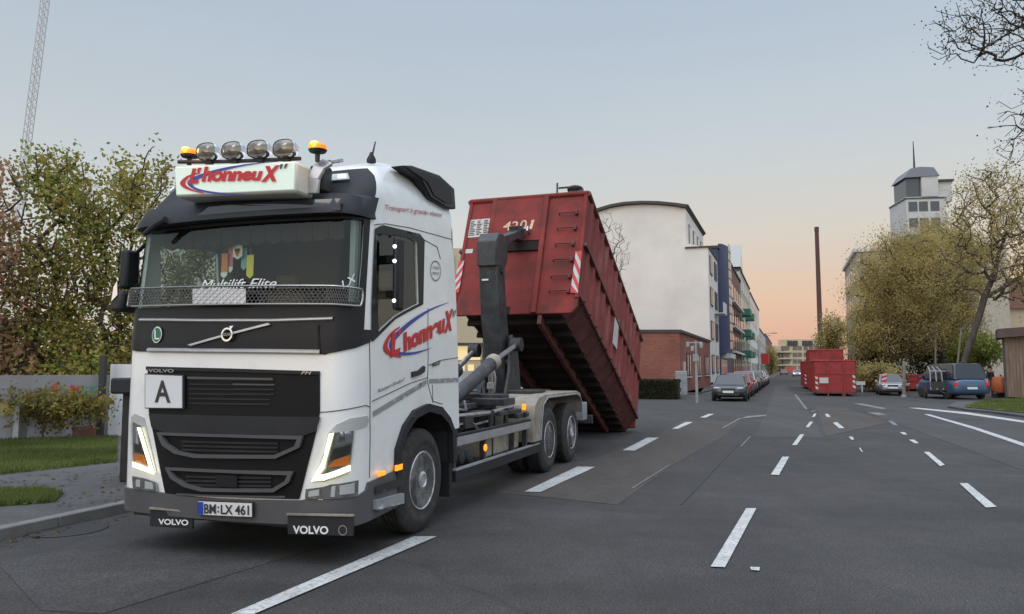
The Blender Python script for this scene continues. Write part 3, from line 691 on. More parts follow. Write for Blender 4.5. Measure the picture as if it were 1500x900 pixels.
tl_ = px2s(292,426); tr_ = px2s(368,426); br_ = px2s(368,448.5); bl_ = px2s(292,449)
tp = patch('tread_plate', M['alu'], [tl_, tr_, br_, bl_], bar, off=BO+.004, solid=.006)
b = MB(); f_ = bil(*[(a, z_, 0) for a, z_ in (tl_, tr_, br_, bl_)])
for i in range(16):
    for j in range(5):
        u = (i+.5)/16; v = (j+.5)/5; c = f_(u, v); dx_ = .012; dz_ = .009*(1 if (i+j) % 2 else -1)
        b.beam(surf(c.x-dx_, c.y-dz_, BO+.006), surf(c.x+dx_, c.y+dz_, BO+.006), .006, .005)
b.build('tread_pattern', M['steel'], tp, recalc=False)
cabtext('windscreen_lettering', 'Multilift Elite', (296,411), (407,408), (406,422), (295,425), M['wlet'], 0, bold=.0, shear=.35, off=.012, spacing=.95)
cabtext('windscreen_sticker', 'LX', (500,413), (519,401), (521,412), (503,424), M['wlet'], 1.3, bold=.0, shear=.1, off=.012)
# mirrors
mr_ = thing  # (kept for readability)
c = [hit(*p, TM, 0, 1.40) for p in ((583,343),(601,349),(601,462),(583,452))]
ym = (c[0].y+c[1].y)/2
b = MB().box((1.34, c[0].y, c[2].z+.03), (1.40, ym+.03, c[0].z-.02))
mm = b.build('mirror_housing', M['plastic'], truck, bevel=.03)
MB().box((1.24,ym-.05,c[2].z+.15),(1.37,ym+.05,c[2].z+.22)).build('mirror_arm', M['black'], mm); MB().box((1.24,ym-.05,c[0].z-.25),(1.37,ym+.05,c[0].z-.18)).build('mirror_arm', M['black'], mm)
for py_ in (365,386,443):
    p = hit(592, py_, TM, 1, c[0].y-.012); 
    MB().lathe([(-.012,.0),(-.01,.014),(.004,.018)], (1.37, c[0].y-.004, hit(590, py_, TM, 0, 1.37).z), 1, 16).build('mirror_lamp', M['led'], mm, smooth=True)
ml = [hit(*p, TM, 1, -1.25) for p in ((177,367),(193,367),(194,458),(175,458))]
b = MB().box((ml[3].x+.02, -1.30, (ml[0].z+ml[3].z)/2-.08), (ml[1].x, -1.13, ml[0].z)); mh = b.build('mirror_housing', M['plastic'], truck, bevel=.03)
MB().box((ml[3].x-.02, -1.36, ml[3].z), (ml[1].x+.01, -1.12, (ml[0].z+ml[3].z)/2-.10)).build('wide_mirror', M['hub'], mh, bevel=.04)
MB().prism([(ml[3].x+.02, ml[3].z+.1),(ml[1].x-.03, ml[3].z+.16),(ml[1].x-.04, ml[3].z+.3),(ml[3].x+.04, ml[3].z+.24)], 1, -1.37, -1.355).build('mirror_glass', M['chrome'], mh)
MB().tube([(ml[1].x-.02,-1.2,ml[0].z-.05),(-1.25,-1.2,ml[0].z+.05)], .02, 8).build('mirror_arm', M['black'], mh); MB().tube([(ml[1].x-.02,-1.2,ml[3].z+.25),(-1.22,-1.2,ml[3].z+.3)], .02, 8).build('mirror_arm', M['black'], mh)
q = [tq(*p, 1, -1.50) for p in ((243,322),(228,330),(212,343))]
MB().tube(q, [.035,.03,.022], 8).build('kerb_mirror', M['plastic'], truck, smooth=True)
# cab interior
MB().box((-1.2,.45,1.3),(1.2,.5,3.2)).build('rear_trim', M['inside'], truck)
MB().box((-1.2,-1.25,1.3),(1.2,.45,1.36)).build('cab_floor', M['inside'], truck)
MB().box((-1.2,-1.25,3.05),(1.2,.45,3.1)).build('headliner', M['inside'], truck)
MB().prism([(-1.36,1.9),(-.75,1.9),(-.8,2.12),(-1.05,2.2),(-1.34,2.18)], 0, -1.1, 1.1).build('dashboard', M['inside'], truck, bevel=.03)
for x in (-.62, .62):
    st = MB().box((x-.26,-.3,1.7),(x+.26,.25,1.86)).build('driver_seat' if x > 0 else 'passenger_seat', M['tan'], truck, bevel=.05)
    MB().box((x-.25,.18,1.8),(x+.25,.34,2.5)).build('seat_back', M['tan'], st, bevel=.06)
    MB().box((x-.14,.2,2.52),(x+.14,.3,2.72)).build('head_rest', M['tan'], st, bevel=.04)
b = MB()
for k in range(12):
    x0 = -1.0+k*.17; b.prism([(x0,3.0),(x0+.165,3.0),(x0+.16,2.83-.015*(k % 2)),(x0+.08,2.80),(x0+.005,2.83)], 1, -1.2, -1.18)
b.build('valance', M['cloth'], truck)
b = MB()
for k in range(10): b.tube([(-1.14+.0*k, -.0+k*.04, 3.0), (-1.14, -.0+k*.04, 2.0)], .03, 6)
cu_ = b.build('curtain', M['cloth'], truck, smooth=True)
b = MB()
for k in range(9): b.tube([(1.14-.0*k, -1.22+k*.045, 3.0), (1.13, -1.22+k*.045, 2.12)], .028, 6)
b.build('reflection_curtain', mat('reflection_grey', (.34,.35,.35), .9), truck, smooth=True)  # pale folds added in place of the bright reflection in the windscreen corner
b = MB(); a_ = []
for k in range(25):
    t = 2*math.pi*k/24; a_.append((.62+.22*math.cos(t), -.72+.10*math.sin(t), 2.18+.19*math.sin(t)))
b.tube(a_, .016, 8, cap=False); b.tube([(.62,-.72,2.18),(.62,-1.0,2.0)], .03, 8); b.beam((.42,-.72,2.18),(.82,-.72,2.18), .03, .03)
b.build('steering_wheel', M['hub'], truck, smooth=True)
# ---------------------------------------------------------------- wheels
def wheel(xo, y, sg, kind, r=.52):
    """xo: outer face distance from the centre line"""
    tw = .31; f = lambda a: sg*(xo-tw+a)
    prof = [(0,.29),(.004,.40),(.02,.475),(.045,.508),(.06,.518)]
    for g0 in (.085,.13,.175,.22): prof += [(g0-.001,.52),(g0,.506),(g0+.012,.506),(g0+.013,.52)]
    prof += [(.252,.518),(.268,.508),(.288,.475),(.306,.42),(.31,.38),(.306,.372),(.305,.33),(.298,.29)]
    w = MB().lathe([(f(a), q*r/.52) for a, q in prof], (0, y, r), 0, 56).build('wheel', M['rubber'], truck, smooth=True)
    if kind == 'deep': pr = [(.298,.292),(.305,.286),(.295,.272),(.20,.262),(.13,.235),(.115,.20),(.11,.14),(.11,.0)]; hx, hr, br_, bx = .12, .10, .125, .11
    else: pr = [(.298,.292),(.306,.286),(.298,.272),(.235,.262),(.225,.245),(.255,.20),(.265,.16),(.262,.12),(.262,.0)]; hx, hr, br_, bx = .26, .095, .135, .262
    MB().lathe([(f(a), q) for a, q in pr], (0, y, r), 0, 48).build('rim', M['rim'], w, smooth=True)
    e = .10 if kind == 'deep' else .055
    MB().lathe([(f(hx-.01), hr), (f(hx+e-.01), hr*.92), (f(hx+e), hr*.7), (f(hx+e-.012), hr*.6), (f(hx+e-.012), 0)], (0, y, r), 0, 28).build('hub', M['rim'] if kind != 'deep' else M['hub'], w, smooth=True)
    b = MB()
    for k in range(10):
        t = 2*math.pi*(k+.5)/10; b.lathe([(f(bx-.004), .015), (f(bx+.025), .013), (f(bx+.026), 0)], (0, y+br_*math.cos(t), r+br_*math.sin(t)), 0, 8)
    b.build('wheel_bolts', M['steel'], w)
    b = MB()
    hr2, hx2 = (.213, .243) if kind != 'deep' else (.19, .117)
    for k in range(10):
        t = 2*math.pi*k/10; b.lathe([(f(hx2-.02), .026), (f(hx2+.026), .024), (f(hx2+.0265), 0)], (0, y+hr2*math.cos(t), r+hr2*math.sin(t)), 0, 12)
    b.build('hand_holes', M['hub'], w)
for sg in (1, -1):
    wheel(1.245, 0.0 if sg < 0 else .02, sg, 'shallow')
    wheel(1.24, 4.63, sg, 'deep'); wheel(.90, 4.63, sg, 'deep')
    wheel(1.24, 6.03, sg, 'shallow')
# ---------------------------------------------------------------- chassis and side equipment
b = MB()
for x in (-.42, .42): b.box((x-.045,-.9,.74),(x+.045,7.85,1.0))
for y in (1.2,2.4,3.4,4.1,5.3,6.7,7.7): b.box((-.38,y-.04,.78),(.38,y+.04,.96))
for y in (0,4.63,6.03): b.box((-1.0,y-.07,.46),(1.0,y+.07,.60))
b.build('chassis_frame', M['chassis'], truck, bevel=.008)
MB().box((-.4,-.9,.5),(.4,.9,1.25)).build('engine', M['hub'], truck, bevel=.05)
for sg in (1, -1):
    X = lambda a, b_: (min(sg*a, sg*b_), max(sg*a, sg*b_))
    x0, x1 = X(1.19, 1.24)
    MB().box((x0,.82,.77),(x1,3.62,.88)).build('side_rail', M['alu'], truck, bevel=.008)
    MB().box((x0,.82,.875),(x1-.0,3.62,.905)).build('side_rail_edge', M['plastic'], truck)
    MB().box((x0,.86,.38),(x1,4.05,.50)).build('underrun_bar', M['plastic'], truck, bevel=.008)
    MB().box((x0-.003,.86,.502),(x1+.003,4.05,.52)).build('underrun_lip', M['greyl'], truck)
    b = MB()
    for y in (.95,1.9,3.0,3.58): MB().box((X(1.12,1.185)[0],y-.03,.44),(X(1.12,1.185)[1],y+.03,.9)).build('rail_post', M['chassis'], truck)
    tk = MB().box((X(.58,1.12)[0],2.02,.50),(X(.58,1.12)[1],3.42,.78)).build('oil_tank', M['fender'] if sg > 0 else M['alu'], truck, bevel=.03)
    MB().box((X(.56,1.13)[0],2.30,.49),(X(.56,1.13)[1],2.34,.79)).box((X(.56,1.13)[0],3.05,.49),(X(.56,1.13)[1],3.09,.79)).build('tank_strap', M['chassis'], tk)
    b = MB()
    for y, z in ((1.08,.60),(1.32,.60),(1.58,.58)): b.lathe([(X(.6,1.14)[0],.0),(X(.6,1.14)[0]+.02,.08),(X(.6,1.14)[0]+.08,.11),(X(.6,1.14)[1]-.08,.11),(X(.6,1.14)[1]-.02,.08),(X(.6,1.14)[1],.0)], (0,y,z), 0, 20)
    b.build('air_tank', M['chassis'], truck, smooth=True)
    b = MB().tube([(sg*1.0,1.0,1.06),(sg*1.05,1.3,1.08),(sg*1.05,2.4,1.06),(sg*1.0,3.5,1.1)], .03, 8)
    b.tube([(sg*1.1,1.0,.98),(sg*1.12,1.6,1.0),(sg*1.1,1.95,.85),(sg*1.05,2.0,.7)], .016, 6).tube([(sg*1.08,1.2,1.02),(sg*.9,1.8,.9),(sg*1.0,2.6,.95)], .014, 6)
    b.tube([(sg*.8,1.0,1.0),(sg*.85,1.5,1.16),(sg*.8,2.2,1.1),(sg*.6,2.6,1.2)], .018, 6)
    b.build('hydraulic_hose', M['steel'], truck, smooth=True)
    b = MB()
    for y in (2.45, 3.05): b = MB(); b.lathe([(.88,.035),(1.06,.035),(1.07,.05),(1.09,.05),(1.095,0)], (sg*1.05, y, 0), 2, 14); b.build('filter_housing', M['chassis'], truck, smooth=True)
    b = MB(); b.box((X(.9,1.15)[0],1.35,.93),(X(.9,1.15)[1],1.6,1.08)); b.build('valve_block', M['chassis'], truck, bevel=.006); b = MB(); b.box((X(.6,1.1)[0],2.7,1.0),(X(.6,1.1)[1],3.6,1.06)).box((X(.95,1.15)[0],3.3,.93),(X(.95,1.15)[1],3.6,1.0))
    b.build('valve_block', M['chassis'], truck, bevel=.006)
    q = (3.97,.50)
    prof = [(3.72,.55),(3.74,.95),(3.80,1.10),(3.98,1.20),(4.3,1.245),(6.35,1.245),(6.6,1.20),(6.72,1.08),(6.76,.85),(6.70,.84),(6.66,1.05),(6.55,1.14),(6.3,1.18),(4.45,1.18),(4.2,1.10),(4.12,.85),(4.05,.55)]
    fe = MB().prism(prof, 0, X(.62,1.25)[0], X(.62,1.25)[1]).build('rear_fender', M['fender'], truck, bevel=.012)
    MB().tube([(sg*1.255,4.06,.56),(sg*1.255,4.13,.86),(sg*1.255,4.21,1.09),(sg*1.255,4.45,1.19),(sg*1.255,6.3,1.19),(sg*1.255,6.56,1.14),(sg*1.255,6.67,1.05),(sg*1.255,6.71,.86)], .014, 6).build('fender_edge', M['greyl'], fe, smooth=True)
    MB().box((X(.7,1.2)[0],7.0,.66),(X(.7,1.2)[1],7.35,1.0)).build('tool_box', M['greyl'] if sg > 0 else M['chassis'], truck, bevel=.015)
p = tq(711,656,0,1.245); MB().sphere(p, (.02,.045,.045)).build('marker_lamp', M['amber'], truck, smooth=True)
p = tq(797,592,0,1.27); q_ = MB().box((1.07,3.69,1.03),(1.13,3.73,1.12)).build('marker_lamp', M['amber'], truck, bevel=.01)
MB().tube([(1.16,3.66,.98),(1.16,3.55,.97)], .04, 10).build('lamp_holder', M['hub'], truck)
MB().box((-1.2,7.75,.55),(1.2,7.85,.72)).build('rear_bumper', M['chassis'], truck, bevel=.01)
for x in (-.95, .95): MB().box((x-.2,7.85,.60),(x+.2,7.88,.70)).build('tail_light', M['haz'], truck, bevel=.01)
# ---------------------------------------------------------------- hooklift frame, arm, cylinders
b = MB()
for x in (-.40, .40): b.box((x-.07,1.3,1.02),(x+.07,7.7,1.18))
b.box((-.5,1.2,1.0),(.5,1.5,1.2)).box((-.9,3.35,1.19),(.9,3.62,1.27)).box((-.5,5.0,1.02),(.5,5.7,1.22)).box((-1.0,3.0,1.1),(-.5,3.5,1.22)).box((.5,3.05,1.12),(1.02,3.55,1.22)).box((.48,1.6,1.08),(.62,3.6,1.16))
b.box((.6,4.4,1.25),(1.0,5.2,1.30)).box((-.6,6.6,1.18),(.6,6.9,1.26))
b.build('lift_frame', M['chassis'], truck, bevel=.01)
# arm centre line from pixels on the middle plane
ap = [(5.03,3.50),(5.42,3.52),(5.60,2.50),(6.05,1.2),(5.60,1.2),(5.15,2.48)]
ar = MB().prism(ap, 0, -.17, .17).build('hook_arm', M['arm'], truck, bevel=.02)

hd_ = MB().prism([(4.98,3.42),(4.97,3.86),(5.12,4.02),(5.35,4.04),(5.58,3.92),(5.58,3.55),(5.45,3.45)], 0, -.18, .18).build('arm_head', M['arm'], truck, bevel=.02)
hk = [hit(*p, TM, 0, 0.1) for p in ((726,350),(752,341),(758,338),(757,331),(764,331),(767,340),(763,353),(756,350),(744,358),(734,368))]
MB().prism([(p.y, p.z) for p in hk], 0, -.07, .13).build('hook', M['arm'], hd_, bevel=.012)
lb = [hit(*p, TM, 0, .2) for p in ((714,400),(718,400),(718,403),(714,403))]
lf_ = hit(716,405,TM,0,.18); MB().box((-.10, ap[0][0]-.006, lf_.z-.02),(.02, ap[0][0]+.0, lf_.z+.01)).build('arm_label', M['wlet'], ar)
for (y_, z_) in ((5.55,1.75), (5.28,3.38)): MB().lathe([(-.21,.0),(-.21,.07),(.21,.07),(.21,.0)], (0, y_, z_), 0, 20).build('pivot_pin', M['chassis'], ar, smooth=True)
for sg in (1, -1):
    x = .40*sg
    c0, c1, c2 = (Vector((x,2.65,1.22)), Vector((x,4.28,1.76)), Vector((x,5.44,2.07))) if sg > 0 else (Vector((x,3.0,1.05)), Vector((x,4.6,1.62)), Vector((x,5.44,1.97)))
    cy = MB().tube([c0, c1], .105 if sg > 0 else .10, 24).build('lift_cylinder', M['arm'], truck, smooth=True)
    d_ = (c1-c0).normalized(); MB().tube([c1-d_*.16, c1-d_*.08, c1-d_*.07, c1+d_*.02, c1+d_*.025], [.115,.12,.128,.128,.10], 24).build('cylinder_gland', M['fender'] if sg > 0 else M['arm'], cy, smooth=True)
    MB().tube([c1, c2], .045, 16).build('piston_rod', M['steel'], cy, smooth=True)
    MB().lathe([(x-.09,0),(x-.09,.12),(x+.09,.12),(x+.09,0)], (0, c2.y, c2.z), 0, 20).build('rod_eye', M['hub'], cy, smooth=True)
b = MB()
for sg in (1, -1):
    b.prism([(5.2,1.1),(6.1,1.1),(5.85,2.15),(5.6,2.25),(5.5,2.2),(5.45,1.6)], 0, sg*.24-.03, sg*.24+.03)
b.build('arm_bracket', M['arm'], ar, bevel=.01)
b = MB().tube([(.05,5.1,1.2),(.05,5.05,1.7)], .05, 12).tube([(-.08,5.1,1.2),(-.08,5.0,1.8)], .03, 10).tube([(.15,5.0,1.25),(.18,4.95,1.5),(.1,4.98,1.8)], .018, 8).lathe([(1.3,.07),(1.4,.07),(1.42,.04)], (.05,5.07,0), 2, 16)
b.build('lock_cylinder', M['steel'], ar, smooth=True)
# ================================================================ pennants hanging behind the windscreen
pcols = {'o': mat('pennant_orange', (.75,.28,.10), .8), 'p': mat('pennant_pink', (.7,.22,.28), .8), 't': mat('pennant_teal', (.25,.5,.5), .8), 'y': mat('pennant_yellow', (.85,.72,.10), .8), 'w': mat('pennant_white', (.85,.85,.8), .8), 'k': mat('pennant_black', (.02,.02,.02), .8)}
def pennant(px0, py0, px1, py1, m, lab, dy, tip=None):
    a = hit(px0, py0, TM, 1, dy); c = hit(px1, py1, TM, 1, dy)
    t = thing('pennant', TM @ Vector(((a.x+c.x)/2, dy, c.z)), -TYAW, lab, 'pennant', 'pennants hanging behind the windscreen')
    wd = abs(c.x-a.x)/2; h = a.z-c.z
    MB().prism([(-wd,h),(wd,h),(wd,.03),(0,0),(-wd,.03)], 1, -.002, .002).build('cloth', pcols[m], t)
    if tip: MB().prism([(-wd,.06),(wd,.06),(wd,.03),(0,0),(-wd,.03)], 1, -.005, -.003).build('fringe', pcols[tip], t)
    MB().tube([(-wd-.005,0,h),(wd+.005,0,h)], .004, 6).tube([(0,0,h),(0,0,h+.12)], .0015, 4).build('hanger', M['steel'], t)
    return t, wd, h
pennant(325,372,333,408,'o','orange pennant with white tip, leftmost of the windscreen row',-1.12,'w')
pennant(335,362,341,400,'p','pink pennant beside the orange one in the windscreen',-1.10,'w')
t, wd, h = pennant(342,352,355,380,'w','white pennant with black, red and gold shield, middle of the windscreen row',-1.14)
MB().prism([(-wd*.7,h*.6),(wd*.7,h*.6),(wd*.6,h*.3),(0,h*.12),(-wd*.6,h*.3)], 1, -.006, -.003).build('shield_border', pcols['y'], t)
MB().prism([(-wd*.55,h*.55),(wd*.55,h*.55),(wd*.5,h*.4),(-wd*.5,h*.4)], 1, -.009, -.0065).build('shield_top', pcols['k'], t)
MB().prism([(-wd*.5,h*.395),(wd*.5,h*.395),(0,h*.18)], 1, -.009, -.0065).build('shield_base', M['haz'], t)
pennant(354,364,361,396,'t','teal pennant between the shield pennant and the yellow one',-1.10)
pennant(362,374,371,408,'y','yellow pennant at the right end of the windscreen row',-1.12)
# ================================================================ the tilted container
CA = .387
CO = TM @ Vector((.0665, 6.159, 2.661))
cyaw = -TYAW+.010; CM = frame(CO, cyaw, -CA)
W_, L_, H_ = 2.48, 7.12, 2.668; hw = W_/2
ct = thing('rolloff_container', CO, cyaw, 'large scuffed red roll-off container tilted on the hook truck, numbered 4201', 'container', rx=-CA)
t_ = .05; ch = .16
fw_ = MB().prism([(-hw,H_),(hw,H_),(hw,ch),(hw-ch*.7,0),(-hw+ch*.7,0),(-hw,ch)], 1, 0, .05).build('front_wall', M['cred'], ct, bevel=.012)
for sg in (1, -1):
    x0, x1 = sorted((sg*(hw-.04), sg*hw))
    sd = MB().box((x0,.05,ch+.2),(x1,L_-.06,H_-.1)).build('side_wall', M['cred2'], ct)
    b = MB(); xa, xb = sorted((sg*hw, sg*(hw+.055)))
    n_ = 12
    for i in range(n_):
        y = .32+i*(L_-.5)/n_
        b.prism([(xa if sg > 0 else xb, y-.07),(xb if sg > 0 else xa, y-.035),(xb if sg > 0 else xa, y+.035),(xa if sg > 0 else xb, y+.07)], 2, ch+.22, H_-.1)
    b.build('side_rib', M['cred2'], sd)
    xc_, xd = sorted((sg*(hw-.02), sg*(hw+.075)))
    MB().box((xc_,.0,1.42),(xd,L_-.1,1.49)).build('middle_rail', M['cedge'], sd, bevel=.008)
    MB().tube([(sg*(hw+.01),0,H_-.04),(sg*(hw+.01),L_-.05,H_-.04)], .055, 10).build('top_rail', M['cedge'], sd, smooth=True)
    # chamfered bottom side rail with gussets
    b = MB().prism([(sg*hw,ch+.24),(sg*(hw-.30),.0),(sg*(hw-.34),.0),(sg*(hw-.05),ch+.28)], 1, .03, L_-.03)
    b.box((sorted((sg*(hw-.03), sg*(hw+.03)))[0],.03,ch+.19),(sorted((sg*(hw-.03), sg*(hw+.03)))[1],L_-.05,ch+.27))
    bs = b.build('bottom_side_rail', M['cedge'], ct)
    b = MB()
    for i in range(12):
        y = .45+i*.55; MB().prism([(sg*(hw+.02),ch+.22),(sg*(hw-.28),-.02),(sg*(hw-.34),.0),(sg*(hw-.08),ch+.26)], 1, y-.02, y+.02).build('gusset', M['cedge'], bs)
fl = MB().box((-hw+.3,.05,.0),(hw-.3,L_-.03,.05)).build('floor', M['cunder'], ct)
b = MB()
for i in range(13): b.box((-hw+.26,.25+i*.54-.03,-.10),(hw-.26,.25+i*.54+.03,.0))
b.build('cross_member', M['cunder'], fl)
for x in (-.53, .53): MB().box((x-.04,.02,-.20),(x+.04,L_-.1,-.01)).build('skid_rail', M['cedge'], ct, bevel=.008)
MB().box((-hw+.04,L_-.1,.1),(hw-.04,L_-.03,H_-.05)).build('tail_door', M['cred2'], ct, bevel=.01)
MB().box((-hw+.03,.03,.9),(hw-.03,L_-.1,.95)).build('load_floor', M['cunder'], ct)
for x in (-.62, .72):
    MB().lathe([(x-.15,0),(x-.15,.09),(x+.15,.09),(x+.15,0)], (0,L_-.12,-.13), 0, 18).build('roller', M['fender'], ct, smooth=True)
    MB().box((x-.2,L_-.3,-.12),(x-.17,L_-.05,.0)).box((x+.17,L_-.3,-.12),(x+.2,L_-.05,.0)).build('roller_bracket', M['chassis'], ct)
def cf(px, py, off=-.003): p = hit(px, py, CM, 1, 0.); return Vector((p.x, off, p.z))
def cs(px, py, off=.003): p = hit(px, py, CM, 0, hw); return Vector((hw+off, p.y, p.z))
# front wall: frame rails, ribs, hook plate
b = MB().tube([(-hw,0,H_-.04),(hw,0,H_-.04)], .055, 10); b.build('front_top_rail', M['cred'], fw_, smooth=True)
for x in (-hw+.03, hw-.03): MB().box((x-.035,-.03,ch+.14),(x+.035,.03,H_-.06)).build('corner_post', M['cred'], fw_, bevel=.01)
xr0, xr1 = cf(726,300).x, cf(803,300).x
p0, p1 = cf(802,292), cf(784,462); MB().box((p0.x-.05,-.07,.0),(p0.x+.05,0,H_-.05)).build('channel', M['cred'], fw_, bevel=.01)
MB().box((xr0-.05,-.06,1.75),(xr0+.05,0,H_-.05)).build('channel', M['cred'], fw_, bevel=.01)
zb_ = cf(780,354).z
MB().prism([(xr0,H_-.08),(p0.x-.05,H_-.08),(p0.x-.05,zb_),(xr0+.35,zb_),(xr0,zb_+.25)], 1, -.05, .0).build('hook_plate', M['cred'], fw_, bevel=.008)
MB().box((xr0+.1,-.055,zb_-.22),(p0.x-.05,-.0,zb_-.02)).build('hook_pocket', M['cunder'], fw_)
hb = cf(764,343); MB().tube([(hb.x-.16,-.17,hb.z),(hb.x+.16,-.17,hb.z)], .028, 10).box((hb.x-.19,-.19,hb.z-.05),(hb.x-.16,0,hb.z+.05)).box((hb.x+.16,-.19,hb.z-.05),(hb.x+.19,0,hb.z+.05)).build('hook_bar', M['steel'], fw_)
b = MB().box((xr0+.3,-.008,.0),(xr0+.62,.0,.16)); b.build('bottom_plate', M['cunder'], fw_)
for py_, xa, xb in ((315,820,845),(337,817,843),(360,814,840),(383,811,838),(407,808,835),(428.5,805,833)):
    a_, c_ = cf(xa, py_), cf(xb, py_-1)
    MB().tube([(a_.x,0,a_.z),(a_.x,-.07,a_.z),(c_.x,-.07,a_.z),(c_.x,0,a_.z)], .013, 8).box((c_.x-.02,-.075,a_.z-.045),(c_.x+.025,0,a_.z+.045)).build('ladder_rung', M['cedge'], fw_)
# number and faded lettering
M['numeral'] = mat('faded_numeral', (.62,.5,.32), .6, dirt=(.3,.05,.04), dscale=20, damt=.8)
M['ghost'] = mat('worn_lettering', (.36,.12,.09), .7, dirt=(.27,.035,.035), dscale=14, damt=1)
for tx, x0, x1, y0, y1 in (('4',738,750,327,340), ('2',750,760,327,339), ('0',763,773,325,339), ('1',776,784,325,338)):
    q = [cf(x0,y0,-.054), cf(x1,y0-.5,-.054), cf(x1,y1-.5,-.054), cf(x0,y1,-.054)]
    lettering('container_number', tx, bil(*q), M['numeral'], fw_, bold=.005, shear=.15)
nt_ = [cf(688,323,-.006), cf(721,320,-.006), cf(719,346,-.006), cf(684,349,-.006)]
no = MB().add(nt_+[p+Vector((0,.004,0)) for p in nt_], [(3,2,1,0),(4,5,6,7),(0,1,5,4),(1,2,6,5),(2,3,7,6),(3,0,4,7)]).build('notice_sheet', M['notice'], fw_)
b = MB(); f_ = bil(*[p+Vector((0,-.004,0)) for p in nt_]); rnd = random.Random(4)
for k in range(9):
    v = .9-k*.095
    for j in range(3):
        u0 = .08+j*.29; u1 = u0+.25*rnd.uniform(.5, 1); b.quad(f_(u0, v-.03), f_(u1, v-.03), f_(u1, v+.015), f_(u0, v+.015))
b.build('notice_print', M['cloth'], no)
q = [cf(677,366,-.004), cf(693,365,-.004), cf(692,371,-.004), cf(676,372,-.004)]; MB().add(q, [(0,1,2,3)]).build('white_label', M['notice'], fw_)
def stripes(tl, tr, br, bl, parent, n=4, flip=False):
    f = bil(tl, tr, br, bl); MB().add([tl, tr, br, bl], [(0,1,2,3)]).build('hazard_board', M['haz'], parent)
    nv = Vector((tr-tl)).cross(Vector((tl-bl))).normalized()*.004; b = MB()
    for k in range(n):
        v0 = (k+.1)/n; v1 = v0+.5/n; sl_ = .45/n*(-1 if flip else 1)
        cl = lambda v: min(1, max(0, v))
        b.quad(*[p+nv for p in (f(0, cl(v0-sl_)), f(1, cl(v0+sl_)), f(1, cl(v1+sl_)), f(0, cl(v1-sl_)))])
    b.build('hazard_stripe', M['notice'], parent, recalc=False)
stripes(cf(844,370,-.035), cf(853,369,-.035), cf(847,431,-.035), cf(836,430,-.035), fw_, 3, True)
stripes(cf(673,384,-.035), cf(681,383,-.035), cf(673,430,-.035), cf(664,431,-.035), fw_, 3)
# cover lever on the top edge
q = [cf(816,283), cf(816,268), cf(818,275), cf(835,276), cf(850,283)]
b = MB().tube([(q[0].x,.02,H_),(q[1].x,.02,q[1].z)], .02, 8).tube([(q[2].x,.02,q[2].z),(q[3].x,.02,q[2].z)], .02, 8)
b.build('cover_lever', M['chassis'], ct)
p = cf(842,276); MB().sphere((p.x,.05,p.z), (.17,.14,.06)).box((p.x-.1,-.0,H_-.02),(p.x+.16,.1,p.z)).build('cover_winch', M['arm'], ct, smooth=True)
# worn white patches on the side
for q in ([(897,463),(903,470),(900,512),(893,502)],):
    P = [cs(*p, off=.06) for p in q]; MB().add(P, [(0,1,2,3)]).build('side_notice', M['notice'], sd)
